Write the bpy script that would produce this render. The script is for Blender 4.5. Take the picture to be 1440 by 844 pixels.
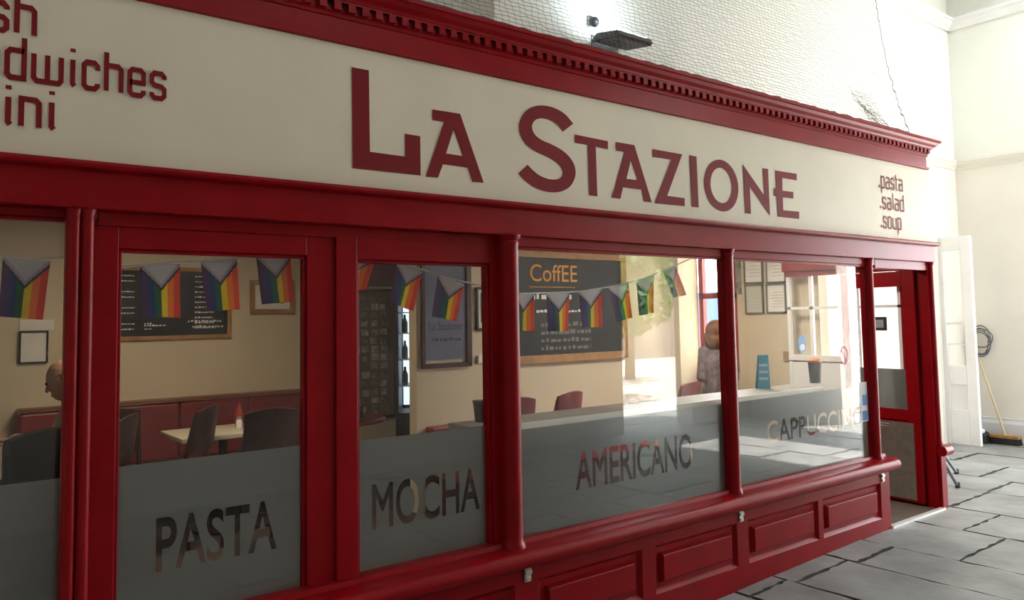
import bpy, bmesh, math, random
from mathutils import Vector, Matrix, geometry
random.seed(7)
for o in list(bpy.data.objects): bpy.data.objects.remove(o)
SC = bpy.context.scene
COL = SC.collection
PI = math.pi
# ------------------------------------------------------------------ camera
R_ = Vector((0.78941829, -0.61361527, -0.01717733))
U_ = Vector((-0.02746743, -0.06326394, 0.99761877))
F_ = Vector((0.61324082, 0.78706669, 0.06679615))
CAM = Vector((0, -3.1, 1.63)); FPX = 1110.647; PCX, PCY = 723.954, 372.22
cd = bpy.data.cameras.new('camera'); cam = bpy.data.objects.new('camera', cd); COL.objects.link(cam)
m = Matrix((R_, U_, -F_)).transposed().to_4x4(); m.translation = CAM
cam.matrix_world = m
cd.sensor_fit = 'HORIZONTAL'; cd.sensor_width = 36; cd.lens = FPX * 36 / 1440
cd.shift_x = (720 - PCX) / 1440; cd.shift_y = (PCY - 422) / 1440
cd.clip_start = 0.05
SC.camera = cam
# ------------------------------------------------------------------ world, lights, exposure
W = bpy.data.worlds.new('sky'); SC.world = W; W.use_nodes = True
bgn = W.node_tree.nodes['Background']
bgn.inputs['Color'].default_value = (0.90, 0.96, 1.0, 1); bgn.inputs['Strength'].default_value = 13.8
SC.view_settings.view_transform = 'Standard'; SC.view_settings.look = 'None'
SC.view_settings.gamma = 1; SC.view_settings.use_curve_mapping = False
SC.view_settings.exposure = 0.0
def area_light(name, loc, size, power, col, rot=(0, 0, 0), sy=None):
    l = bpy.data.lights.new(name, 'AREA'); l.energy = power; l.color = col; l.size = size
    if sy: l.shape = 'RECTANGLE'; l.size_y = sy
    o = bpy.data.objects.new(name, l); COL.objects.link(o); o.location = loc; o.rotation_euler = rot
    return o
sl = bpy.data.lights.new('sun', 'SUN'); sl.energy = 55; sl.angle = .01; sl.color = (1, .95, .88)
so_ = bpy.data.objects.new('sun', sl); COL.objects.link(so_); so_.location = (14, 2, 20)
so_.rotation_euler = Vector((-.25, -.15, -1)).to_track_quat('-Z', 'Y').to_euler()
# fill lights added under the shop ceiling to brighten the interior
area_light('interior_fill_light', (1.6, 2.6, 2.47), 0.5, 24, (1, .82, .58))
area_light('interior_fill_light', (5.6, 1.2, 2.47), 0.5, 44, (1, .91, .77))

# ------------------------------------------------------------------ helpers
def at(x, y, Y):
    """the point of the plane Y = const that the photograph shows at (x, y)"""
    d = F_ + R_ * ((x - PCX) / FPX) - U_ * ((y - PCY) / FPX)
    return CAM + d * ((Y - CAM.y) / d.y)
def atx(x, y, X):
    d = F_ + R_ * ((x - PCX) / FPX) - U_ * ((y - PCY) / FPX)
    return CAM + d * ((X - CAM.x) / d.x)
MATS = {}
def mat(name, col, rough=.5, spec=.5, metal=0, noise=.0, nscale=8, bump=0, bscale=60, coat=0, col2=None, emit=0):
    if name in MATS: return MATS[name]
    M = bpy.data.materials.new(name); M.use_nodes = True; nt = M.node_tree; N = nt.nodes; L = nt.links
    b = N['Principled BSDF']
    b.inputs['Base Color'].default_value = (*col, 1); b.inputs['Roughness'].default_value = rough
    b.inputs['Specular IOR Level'].default_value = spec; b.inputs['Metallic'].default_value = metal
    b.inputs['Coat Weight'].default_value = coat; b.inputs['Coat Roughness'].default_value = .15
    tc = N.new('ShaderNodeTexCoord')
    if noise or col2:
        n = N.new('ShaderNodeTexNoise'); n.inputs['Scale'].default_value = nscale; n.inputs['Detail'].default_value = 6
        L.new(tc.outputs['Object'], n.inputs['Vector'])
        mx = N.new('ShaderNodeMix'); mx.data_type = 'RGBA'
        c2 = col2 or tuple(c * (1 - noise) for c in col)
        mx.inputs['A'].default_value = (*col, 1); mx.inputs['B'].default_value = (*c2, 1)
        rp = N.new('ShaderNodeMapRange'); rp.inputs['From Min'].default_value = .35; rp.inputs['From Max'].default_value = .7
        L.new(n.outputs['Fac'], rp.inputs['Value']); L.new(rp.outputs['Result'], mx.inputs['Factor'])
        L.new(mx.outputs['Result'], b.inputs['Base Color'])
    if bump:
        n2 = N.new('ShaderNodeTexNoise'); n2.inputs['Scale'].default_value = bscale; n2.inputs['Detail'].default_value = 5
        L.new(tc.outputs['Object'], n2.inputs['Vector'])
        bp = N.new('ShaderNodeBump'); bp.inputs['Strength'].default_value = bump; bp.inputs['Distance'].default_value = .01
        L.new(n2.outputs['Fac'], bp.inputs['Height']); L.new(bp.outputs['Normal'], b.inputs['Normal'])
    if emit:
        b.inputs['Emission Color'].default_value = (*col, 1); b.inputs['Emission Strength'].default_value = emit
    MATS[name] = M; return M
def glass_mat(name='window glass', tint=(1, 1, 1), f0=.045):
    if name in MATS: return MATS[name]
    M = bpy.data.materials.new(name); M.use_nodes = True; nt = M.node_tree; N = nt.nodes; L = nt.links
    N.remove(N['Principled BSDF']); out = N['Material Output']
    t = N.new('ShaderNodeBsdfTransparent'); t.inputs['Color'].default_value = (*tint, 1)
    g = N.new('ShaderNodeBsdfGlossy'); g.inputs['Roughness'].default_value = 0.0
    lw = N.new('ShaderNodeLayerWeight'); lw.inputs['Blend'].default_value = .5
    p = N.new('ShaderNodeMath'); p.operation = 'POWER'; p.inputs[1].default_value = 5; L.new(lw.outputs['Facing'], p.inputs[0])
    ma = N.new('ShaderNodeMath'); ma.operation = 'MULTIPLY_ADD'; ma.inputs[1].default_value = 1 - f0; ma.inputs[2].default_value = f0
    L.new(p.outputs[0], ma.inputs[0])
    mx = N.new('ShaderNodeMixShader'); L.new(ma.outputs[0], mx.inputs[0]); L.new(t.outputs[0], mx.inputs[1]); L.new(g.outputs[0], mx.inputs[2])
    L.new(mx.outputs[0], out.inputs['Surface']); MATS[name] = M; return M
def frost_mat():
    M = bpy.data.materials.new('frosted film'); M.use_nodes = True; nt = M.node_tree; N = nt.nodes; L = nt.links
    N.remove(N['Principled BSDF']); out = N['Material Output']
    d = N.new('ShaderNodeBsdfDiffuse'); d.inputs['Color'].default_value = (.18, .19, .185, 1)
    t = N.new('ShaderNodeBsdfTranslucent'); t.inputs['Color'].default_value = (.50, .50, .47, 1)
    g = N.new('ShaderNodeBsdfGlossy'); g.inputs['Roughness'].default_value = .22; g.inputs['Color'].default_value = (.9, .95, 1, 1)
    m1 = N.new('ShaderNodeMixShader'); m1.inputs[0].default_value = .45
    L.new(d.outputs[0], m1.inputs[1]); L.new(t.outputs[0], m1.inputs[2])
    m2 = N.new('ShaderNodeMixShader'); m2.inputs[0].default_value = .06
    L.new(m1.outputs[0], m2.inputs[1]); L.new(g.outputs[0], m2.inputs[2]); L.new(m2.outputs[0], out.inputs['Surface'])
    return M
class MB:
    """collects shapes for one mesh object"""
    def __init__(s): s.bm = bmesh.new(); s.mi = 0
    def _f(s, vs):
        try:
            f = s.bm.faces.new(vs); f.material_index = s.mi; return f
        except ValueError: return None
    def box(s, x0, x1, y0, y1, z0, z1, M=None):
        P = [(x, y, z) for x in (x0, x1) for y in (y0, y1) for z in (z0, z1)]
        v = [s.bm.verts.new((M @ Vector(p)) if M else p) for p in P]
        for q in ((0, 1, 3, 2), (4, 6, 7, 5), (0, 4, 5, 1), (2, 3, 7, 6), (0, 2, 6, 4), (1, 5, 7, 3)): s._f([v[i] for i in q])
        return s
    def loft(s, rings, close=True, caps=True):
        vs = [[s.bm.verts.new(p) for p in r] for r in rings]; n = len(rings[0])
        for a, b in zip(vs, vs[1:]):
            for i in range(n if close else n - 1): s._f([a[i], a[(i + 1) % n], b[(i + 1) % n], b[i]])
        if caps and close: s._f(vs[0][::-1]); s._f(vs[-1])
        return s
    def prism(s, poly, x0, x1, axis='x'):
        """poly = (a, b) pairs: (y,z) for axis x, (x,z) for axis y, (x,y) for axis z"""
        def P(a, b, c): return {'x': (c, a, b), 'y': (a, c, b), 'z': (a, b, c)}[axis]
        return s.loft([[P(a, b, x0) for a, b in poly], [P(a, b, x1) for a, b in poly]])
    def tube(s, pts, r, n=8, caps=True):
        pts = [Vector(p) for p in pts]; rs = r if isinstance(r, (list, tuple)) else [r] * len(pts)
        rings = []; ref = None
        for i, p in enumerate(pts):
            d = (pts[min(i + 1, len(pts) - 1)] - pts[max(i - 1, 0)]).normalized()
            if ref is None: ref = d.orthogonal()
            a = (ref - d * ref.dot(d)).normalized(); ref = a; b = d.cross(a)
            rings.append([p + (a * math.cos(2 * PI * k / n) + b * math.sin(2 * PI * k / n)) * rs[i] for k in range(n)])
        return s.loft(rings, caps=caps)
    def lathe(s, prof, c=(0, 0, 0), n=16, a0=0, a1=2 * PI):
        full = abs(a1 - a0 - 2 * PI) < 1e-6; k = n if full else n + 1
        rings = [[Vector(c) + Vector((r * math.cos(a0 + (a1 - a0) * i / n), r * math.sin(a0 + (a1 - a0) * i / n), z)) for i in range(k)] for r, z in prof]
        return s.loft(rings, close=full)
    def sphere(s, c, r, M=None, n=14):
        if not isinstance(r, (tuple, list)): r = (r, r, r)
        T = Matrix.Translation(c) @ (M or Matrix.Identity(4)) @ Matrix.Diagonal((*r, 1))
        g = bmesh.ops.create_uvsphere(s.bm, u_segments=n, v_segments=max(6, n * 2 // 3), radius=1, matrix=T)
        for v in g['verts']:
            for f in v.link_faces: f.material_index = s.mi
        return s
    def capsule(s, a, b, ra, rb, n=10):
        a, b = Vector(a), Vector(b); d = (b - a).normalized(); pts, rs = [], []
        for k in range(4): t = k / 4 * PI / 2; pts.append(a - d * ra * math.cos(t)); rs.append(max(ra * math.sin(t), ra * .05))
        pts.append(a); rs.append(ra); pts.append(b); rs.append(rb)
        for k in range(1, 5): t = k / 4 * PI / 2; pts.append(b + d * rb * math.sin(t)); rs.append(max(rb * math.cos(t), rb * .05))
        x = d.orthogonal().normalized(); y = d.cross(x)
        return s.loft([[p + (x * math.cos(2 * PI * k / n) + y * math.sin(2 * PI * k / n)) * q for k in range(n)] for p, q in zip(pts, rs)])
    def flat(s, polys, Y, facing=-1):
        """polygons with holes in the XZ plane at Y"""
        tris = geometry.tessellate_polygon([[Vector((x, z, 0)) for x, z in p] for p in polys])
        vs = [s.bm.verts.new((x, Y, z)) for p in polys for x, z in p]
        for t in tris: s._f([vs[i] for i in t])
        return s
    def build(s, name, mats, parent=None, smooth=False, bevel=0, M=None):
        bmesh.ops.recalc_face_normals(s.bm, faces=s.bm.faces[:])
        me = bpy.data.meshes.new(name)
        if M: s.bm.transform(M)
        s.bm.to_mesh(me); s.bm.free()
        for q in (mats if isinstance(mats, list) else [mats]): me.materials.append(q)
        if smooth:
            for p in me.polygons: p.use_smooth = True
        o = bpy.data.objects.new(name, me); COL.objects.link(o)
        if parent: o.parent = parent
        if bevel:
            b = o.modifiers.new('bevel', 'BEVEL'); b.width = bevel; b.segments = 2; b.limit_method = 'ANGLE'; b.angle_limit = .7
        if smooth: 
            e = o.modifiers.new('split', 'EDGE_SPLIT'); e.split_angle = .7
        return o
def tag(o, label=None, cat=None, group=None, kind=None):
    if label: o['label'] = label
    if cat: o['category'] = cat
    if group: o['group'] = group
    if kind: o['kind'] = kind
    return o
def empty(name, loc=(0, 0, 0), rz=0, **k):
    o = bpy.data.objects.new(name, None); COL.objects.link(o); o.location = loc; o.rotation_euler = (0, 0, rz)
    o.empty_display_size = .1
    return tag(o, **k)
def copy_tree(o, parent=None):
    c = o.copy(); COL.objects.link(c)
    if parent: c.parent = parent
    for ch in list(o.children): copy_tree(ch, c)
    return c
def struct(o, label=None): return tag(o, label=label, kind='structure')
def text_mesh(body, size, offset=0, extrude=0, align='LEFT'):
    cu = bpy.data.curves.new('t', 'FONT'); cu.body = body; cu.size = size; cu.offset = offset; cu.extrude = extrude
    cu.align_x = align; cu.resolution_u = 6
    o = bpy.data.objects.new('t', cu); COL.objects.link(o)
    dg = bpy.context.evaluated_depsgraph_get(); dg.update()
    me = bpy.data.meshes.new_from_object(o.evaluated_get(dg))
    bpy.data.objects.remove(o); bpy.data.curves.remove(cu)
    return me
def bake(o):
    dg = bpy.context.evaluated_depsgraph_get(); dg.update()
    me = bpy.data.meshes.new_from_object(o.evaluated_get(dg))
    o.modifiers.clear(); o.data = me
# ------------------------------------------------------------------ materials
RED = mat('red gloss paint', (.25, .0025, .006), .30, .15, noise=.18, nscale=5, bump=.04, bscale=25)
DRED = mat('dark red lettering paint', (.17, .008, .012), .6, .15)
CREAM = mat('cream sign paint', (.64, .57, .44), .55, .3, noise=.07, nscale=2.2)
WALLU = mat('pale cream wall paint', (.83, .835, .76), .9, .2, noise=.05, nscale=1.5, bump=.08, bscale=40)
WALLB = mat('beige wall paint', (.80, .765, .68), .9, .2, noise=.05, nscale=1.5, bump=.08, bscale=40)
WHITE = mat('white paint', (.86, .86, .84), .45, .4, noise=.04, nscale=6)
SHOPW = mat('warm shop wall paint', (.66, .57, .41), .9, .2, noise=.07, nscale=2)
SHOPF = mat('dark shop floor', (.10, .07, .055), .5, .4, noise=.3, nscale=5)
STONE = mat('grey flagstone', (.285, .285, .275), .5, .4, col2=(.16, .16, .155), nscale=2.4, bump=1.0, bscale=6)
def per_slab():
    N = STONE.node_tree.nodes; L = STONE.node_tree.links; b = N['Principled BSDF']; src = b.inputs['Base Color'].links[0].from_socket
    g = N.new('ShaderNodeNewGeometry'); hs = N.new('ShaderNodeHueSaturation'); mr = N.new('ShaderNodeMapRange')
    mr.inputs['To Min'].default_value = .62; mr.inputs['To Max'].default_value = 1.2
    L.new(g.outputs['Random Per Island'], mr.inputs['Value']); L.new(mr.outputs['Result'], hs.inputs['Value'])
    tc = N.new('ShaderNodeTexCoord'); w1 = N.new('ShaderNodeTexNoise'); w1.inputs['Scale'].default_value = 7; w1.inputs['Detail'].default_value = 9; w1.inputs['Roughness'].default_value = .7
    w1.inputs['Distortion'].default_value = 1.2
    mp = N.new('ShaderNodeMapping'); mp.inputs['Scale'].default_value = (1, .45, 1); L.new(tc.outputs['Object'], mp.inputs['Vector']); L.new(mp.outputs['Vector'], w1.inputs['Vector'])
    cr = N.new('ShaderNodeMapRange'); cr.inputs['From Min'].default_value = .40; cr.inputs['From Max'].default_value = .62; cr.inputs['To Min'].default_value = .62; cr.inputs['To Max'].default_value = 1.15
    L.new(w1.outputs['Fac'], cr.inputs['Value']); h2 = N.new('ShaderNodeHueSaturation'); L.new(cr.outputs['Result'], h2.inputs['Value']); L.new(hs.outputs['Color'], h2.inputs['Color'])
    rg = N.new('ShaderNodeMapRange'); rg.inputs['To Min'].default_value = .38; rg.inputs['To Max'].default_value = .75; L.new(w1.outputs['Fac'], rg.inputs['Value']); L.new(rg.outputs['Result'], b.inputs['Roughness'])
    L.new(src, hs.inputs['Color']); L.new(h2.outputs['Color'], b.inputs['Base Color'])
JOINT = mat('dark stone joint', (.085, .083, .076), .95, .1, noise=.4, nscale=9)
DARKWOOD = mat('dark brown wood', (.060, .018, .012), .42, .22, noise=.4, nscale=12)
REDSEAT = mat('red leather', (.22, .018, .020), .38, .5, noise=.2, nscale=9)
BOARD = mat('black chalkboard', (.012, .014, .018), .6, .3, noise=.5, nscale=4)
CHALK = mat('white chalk', (.75, .74, .70), .9, .1)
OCHALK = mat('orange chalk', (.70, .33, .08), .9, .1)
PINE = mat('pine wood', (.42, .22, .08), .5, .3, noise=.3, nscale=14)
STEEL = mat('brushed steel', (.50, .49, .46), .38, .5, metal=.9, noise=.2, nscale=20)
BLACK = mat('black plastic', (.015, .015, .016), .5, .4)
GREYM = mat('grey metal', (.22, .23, .25), .4, .5, metal=.6)
PAPER = mat('white paper', (.80, .79, .74), .9, .1, noise=.08, nscale=12)
GLASS = glass_mat(); FROST = frost_mat()
LEDGE = mat('grey ledge laminate', (.45, .42, .36), .4, .4, noise=.2, nscale=6)
LEDGEW = mat('white ledge edging', (.82, .80, .74), .4, .4)

# ================================================================== setting
def fz(x): return min(0.0, 0.026 * (x - 5.9)) if x > 2 else -0.1014
# flagstone floor: separate slabs inside one mesh over a joint bed
fb = MB(); fb.mi = 0
x = -6.0; rr = random.Random(3)
XS = [-6.0]
while XS[-1] < 3.6: XS.append(XS[-1] + rr.uniform(.6, .85))
XS += [4.42, 5.03, 5.52, 6.27, 6.95, 7.75, 8.35, 9.1, 9.75, 10.45, 11.2, 12, 12.8, 13.6]
for xa, xb in zip(XS, XS[1:]):
    y = -5.4 + rr.uniform(0, .6); ys = [-6.0, y]
    while ys[-1] < 1.4: ys.append(ys[-1] + rr.uniform(.65, 1.35))
    for ya, yb in zip(ys, ys[1:]):
        yb = min(yb, 1.42); g = rr.uniform(.003, .008)
        if yb - ya < .05: continue
        jit = lambda: rr.uniform(-.012, .012)
        t = rr.uniform(-.006, .003)
        c = [(xa + g + jit(), ya + g), (xb - g + jit(), ya + g), (xb - g + jit(), yb - g), (xa + g + jit(), yb - g)]
        nsub = 9; top = []; tilt = [t + rr.uniform(-.004, .004) for _ in range(4)]
        ring = []
        for k in range(4):
            p, q = c[k], c[(k + 1) % 4]; za, zb = tilt[k], tilt[(k + 1) % 4]
            for s in range(nsub):
                u = s / nsub; wob = rr.uniform(-.016, .008) if s else 0
                nx, ny = (q[1] - p[1]), -(q[0] - p[0]); ln = math.hypot(nx, ny)
                X = p[0] + (q[0] - p[0]) * u + nx / ln * wob; Y = p[1] + (q[1] - p[1]) * u + ny / ln * wob
                ring.append((X, Y, fz(X) + za + (zb - za) * u))
        cx = sum(p[0] for p in ring) / len(ring); cy = sum(p[1] for p in ring) / len(ring)
        inn = [(cx + (p[0] - cx) * .99, cy + (p[1] - cy) * .99, p[2]) for p in ring]
        out = [(p[0], p[1], p[2] - .005) for p in ring]; low = [(p[0], p[1], p[2] - .05) for p in ring]
        fb.mi = 1; fb.loft([low, out, inn], caps=False); fb.mi = 0; fb._f([fb.bm.verts.new(p) for p in inn])
bmesh.ops.remove_doubles(fb.bm, verts=fb.bm.verts[:], dist=1e-6); fb.mi = 1
vs = [(-6, -6), (2, -6), (5.9, -6), (13.6, -6)]
fb.loft([[(a, -6, fz(a) - .014) for a in (-6, 2, 5.9, 13.6)], [(a, 1.42, fz(a) - .014) for a in (-6, 2, 5.9, 13.6)]], close=False)
struct(fb.build('floor', [STONE, JOINT]), 'grey flagstone floor of the covered walkway')
# ground outside the arches
g = MB(); g.box(-30, 60, -40, -6.02, -.30, -.05); g.box(13.62, 60, -6.02, 12, -.30, -.05); 
struct(g.build('floor_street', mat('pale paving', (.45, .45, .44), .9, noise=.1, nscale=1)), 'pale paved street outside the arches')
# building wall (with a projecting breast) above and beside the shop
w = MB()
w.box(-6, 3.17, 1.55, 1.85, 2.75, 6.1); w.box(3.17, 5.12, 1.15, 1.85, 2.75, 6.1); w.box(5.12, 7.2, 1.40, 1.85, 2.75, 6.1)
w.box(7.2, 11.1, 1.40, 1.85, 3.60, 6.1)
struct(w.build('wall_left', WALLU), 'pale cream upper wall above the shopfront')
w = MB(); w.box(7.2, 11.1, 1.40, 1.85, -.02, 3.60); struct(w.build('wall_back', WALLB), 'beige lower wall beside the white door')
w = MB(); w.box(10.8, 11.1, -.35, 1.4, -.02, 3.52); w.box(10.8, 11.1, -4.6, -3.05, -.02, 3.52)
struct(w.build('wall_right', WALLB), 'beige lower end wall')
w = MB(); w.box(10.8, 11.1, -4.6, 1.4, 3.52, 6.1); struct(w.build('wall_right_upper', WALLU), 'pale upper end wall')
# street-side wall with a tall arch and an added light slot, left end wall
w = MB(); w.box(-6, 7.9, -4.9, -4.6, -.3, 4.75); w.box(9.35, 10.8, -4.9, -4.6, -.3, 6.1); w.box(7.9, 9.35, -4.9, -4.6, 4.9, 6.1)
w.box(-6, 1.2, -4.9, -4.6, 4.75, 6.1); w.box(1.2, 7.9, -4.9, -4.6, 5.5, 6.1); w.box(5.0, 7.9, -4.9, -4.6, 4.75, 5.5); w.box(1.2, 5.0, -4.9, -4.6, 4.75, 5.2)  # gap left high up as an added opening to brighten the upper wall
struct(w.build('wall_front', mat('darkened unseen wall paint', (.34, .31, .27), .9)), 'unseen street-side wall darkened to deepen the light falloff')  # unseen wall darkened so the light falls off to the left
w = MB(); w.box(-6.3, -6, -4.9, 1.6, -.3, 6.1); struct(w.build('wall_end', mat('darkened unseen wall paint', (.34, .31, .27), .9)), 'wall closing the near end of the walkway')  # same darkened tone, cuts bounce light at the near end
# ceiling with beams and a roof opening added to light the far end
w = MB(); w.box(-6.3, 9.2, -4.9, 1.85, 5.95, 6.1); w.box(10.45, 11.1, -4.9, 1.85, 5.95, 6.1); w.box(9.2, 10.45, -4.9, -2.6, 5.95, 6.1); w.box(9.2, 10.45, -.3, 1.85, 5.95, 6.1)
w.box(7.2, 7.9, -4.6, 1.4, 5.62, 5.95)
struct(w.build('ceiling', WHITE), 'white ceiling with beams')
def cornice_prof(sx, z, p, h):   # (offset from wall, z)
    return [(0, z), (p * .25, z), (p * .3, z + h * .2), (p * .75, z + h * .5), (p * .8, z + h * .72), (p, z + h * .75), (p, z + h), (0, z + h)]
w = MB(); w.prism([(1.40 - a, b) for a, b in cornice_prof(1, 5.28, .13, .13)], 5.12, 10.8)
pf = cornice_prof(1, 5.28, .13, .13); w.loft([[(10.8 - a, 1.4, b) for a, b in pf], [(10.8 - a, -4.6, b) for a, b in pf]])
struct(w.build('trim_1', WHITE), 'white moulded cornice under the ceiling')
w = MB(); pf = cornice_prof(1, 3.44, .05, .12); w.prism([(1.40 - a, b) for a, b in pf], 6.99, 10.8)
w.loft([[(10.8 - a, 1.4, b) for a, b in pf], [(10.8 - a, -.35, b) for a, b in pf]])
struct(w.build('trim_2', WALLB), 'beige picture rail around the end of the walkway')
w = MB(); pf = [(0, -.01), (.03, -.01), (.03, .22), (.018, .26), (.018, .285), (0, .29)]
w.loft([[(10.8 - a, 1.4, b) for a, b in pf], [(10.8 - a, -.35, b) for a, b in pf]])
struct(w.build('baseboard_right', mat('grey white skirting paint', (.66, .67, .67), .5)), 'pale skirting board on the end wall')
# white architrave beside the shopfront on the building wall
w = MB(); w.box(8.15, 8.33, 1.34, 1.40, 0, 3.44); struct(w.build('trim_3', WHITE), 'white vertical architrave on the building wall')

# ------------------------------------------------------------------ shop interior shell
YB = 4.3
w = MB(); w.box(-2.2, 5.2, YB, YB + .12, 0, 2.6); struct(w.build('wall_shop_back', SHOPW), 'warm cream back wall of the café')
w = MB(); w.box(3.48, 7.2, 2.75, 2.87, 0, 2.6); w.box(6.72, 7.05, 2.62, 2.75, 0, 2.6)
struct(w.build('wall_shop_partition', SHOPW), 'cream café wall behind the coffee chalkboard')
w = MB(); w.box(7.05, 7.2, 1.15, 2.10, 0, 2.6); w.box(7.05, 7.2, 2.10, 2.75, 0, 1.0); w.box(7.05, 7.2, 2.10, 2.75, 2.45, 2.6)
struct(w.build('wall_shop_right', SHOPW), 'cream café end wall with framed certificates')
w = MB(); w.box(-2.2, -2.1, .1, YB, 0, 2.6); w.box(5.1, 5.2, 2.87, YB, 0, 2.6); struct(w.build('wall_shop_left', SHOPW), 'cream café wall at the near end')
w = MB(); w.box(-2.2, 6.82, .11, 1.4, 2.5, 2.6); w.box(-2.2, 7.2, 1.4, YB + .1, 2.5, 2.6); struct(w.build('ceiling_shop', SHOPW), 'café ceiling')
w = MB(); w.box(-2.2, 7.0, .10, YB + .1, -.12, 0); w.box(5.95, 6.80, -.005, .10, -.12, 0); struct(w.build('floor_shop', SHOPF), 'dark café floor')
w = MB(); w.box(5.95, 6.82, -.045, -.005, -.04, .012); struct(w.build('trim_threshold', mat('bright metal threshold', (.75, .75, .73), .3, metal=.5)), 'bright metal threshold strip of the shop doorway')

# ================================================================== shopfront (one fixed red timber structure)
sf = empty('shopfront', (3.0, 0, 0), label='red painted timber shopfront with turned posts, panelled base and dentil cornice', cat='shopfront')
def sfb(mb, name, mats, parent=None, **k):
    o = mb.build(name, mats, None, **k); o.parent = parent or sf
    if (parent or sf) is sf: o.matrix_parent_inverse = Matrix.Translation((-3.0, 0, 0))
    return o
XL = -2.2; XR = 6.885
# frieze below and above the sign
b = MB(); b.box(XL, XR, -.035, .10, 2.035, 2.17)
b.prism([(-.035, 2.165), (-.075, 2.172), (-.082, 2.185), (-.075, 2.197), (-.03, 2.205), (.10, 2.205)], XL, XR + .02)
sfb(b, 'lintel_beam', RED, bevel=.004)
b = MB(); b.box(XL, XR, -.004, .10, 2.83, 2.95); b.prism([(0, 2.825), (-.02, 2.828), (-.02, 2.845), (0, 2.85)], XL, XR + .012)
sfb(b, 'frieze_board', RED)
# cornice: moulded profile with a mitred return at the right end
prof = [(.0, 2.935), (.012, 2.94), (.012, 2.955), (.020, 2.96), (.020, 2.998), (.045, 3.003), (.05, 3.015), (.072, 3.03), (.085, 3.048), (.095, 3.052), (.095, 3.07), (.0, 3.085)]
b = MB()
b.loft([[(XL, -a, z) for a, z in prof], [(XR + a, -a, z) for a, z in prof], [(XR + a, 1.40, z) for a, z in prof]], caps=True)
sfb(b, 'cornice', RED)
b = MB(); xx = XL; comb = [(XL, 3.001)]
while xx < XR + .02:
    comb += [(xx, 2.960), (xx + .034, 2.960), (xx + .034, 2.993), (xx + .066, 2.993)]; xx += .066
comb += [(xx, 3.001)]
n_ = len(comb); V0 = [[b.bm.verts.new((x, y, z)) for x, z in comb] for y in (-.044, -.019)]
for i in range(n_): b._f([V0[0][i], V0[0][(i + 1) % n_], V0[1][(i + 1) % n_], V0[1][i]])
for q in V0:
    for i in range(1, n_ - 1, 4): b._f(q[i:i + 2] + [q[i + 2], b.bm.verts.new((comb[i][0], q[0].co.y, 2.993))])
    for i in range(3, n_ - 2, 4): pass
b.box(XL, xx, -.044, -.019, 2.993, 3.001)
bmesh.ops.remove_doubles(b.bm, verts=b.bm.verts[:], dist=1e-5)
sfb(b, 'dentil_course', RED)
b = MB(); b.box(XL, XR, .0, 1.40, 3.0, 3.06); b.box(XL, XR, .022, .1, 2.2, 3.02); b.box(XR - .06, XR, .1, 1.4, 2.03, 3.02)
sfb(b, 'roof_deck', RED)
# transom rails over the windows
b = MB(); b.box(XL, .55, .03, .11, 2.005, 2.036); b.box(.55, 2.34, .03, .11, 1.985, 2.036); b.box(2.34, 5.95, .002, .11, 1.985, 2.036); b.box(5.95, 6.82, .002, .11, 1.965, 2.036)
sfb(b, 'transom_rail', RED, bevel=.004)
# posts: half-round colonnettes with capital and base
def post(xc, r, n, z0=.515):
    b = MB()
    b.box(xc - r, xc + r, .0, .045, z0 - .02, 2.037)
    offs = [0] if n == 1 else [-.0215, .0215]
    rr_ = r if n == 1 else r * .52
    for q in offs:
        pr = [(rr_ * 1.25, z0), (rr_ * 1.25, z0 + .018), (rr_ * 1.05, z0 + .03), (rr_, z0 + .05), (rr_, 1.985), (rr_ * 1.08, 1.995), (rr_ * 1.08, 2.003), (rr_, 2.01), (rr_ * 1.3, 2.03), (rr_ * 1.3, 2.037)]
        b.lathe(pr, (xc + q, .0, 0), 20)
    return sfb(b, 'post', RED, smooth=True)
post(.492, .042, 2); post(2.375, .05, 1); post(4.112, .038, 1); post(5.838, .035, 1)
# end pier at the far side of the doorway
b = MB(); b.box(6.80, 6.885, .0, .09, -.03, 2.037); b.box(6.83, 6.885, .09, .22, -.03, 2.037); b.box(6.815, 6.90, -.03, .05, -.03, .46)
b.lathe([(.034, .50), (.034, .52), (.028, .55), (.028, 2.0), (.036, 2.02), (.038, 2.037)], (6.848, 0, 0), 16)
sfb(b, 'end_pier', RED, smooth=True)
b = MB(); b.tube([(6.80, -.045, .47), (6.93, -.045, .47), ], .042, 14); b.tube([(6.915, -.05, .47), (6.915, 1.35, .47)], .042, 14)
sfb(b, 'sill_return', RED, smooth=True)
# return side: rail below and glazing frame
b = MB(); b.box(6.87, 6.93, .22, 1.40, -.02, .50); b.box(6.87, 6.93, .22, .27, .5, 2.04); b.box(6.87, 6.93, .22, 1.4, 1.98, 2.1)
sfb(b, 'return_side', RED)
# sill with nosing
b = MB(); nose = [(-.075 - .042 * math.sin(t), .478 + .042 * math.cos(t)) for t in [i * PI / 10 for i in range(11)]]
b.prism([(.12, .545), (.008, .545), (.0, .525), (-.07, .520)] + nose + [(-.04, .436), (.12, .43)], XL, 5.975)
sfb(b, 'sill', RED, smooth=True)
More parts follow.
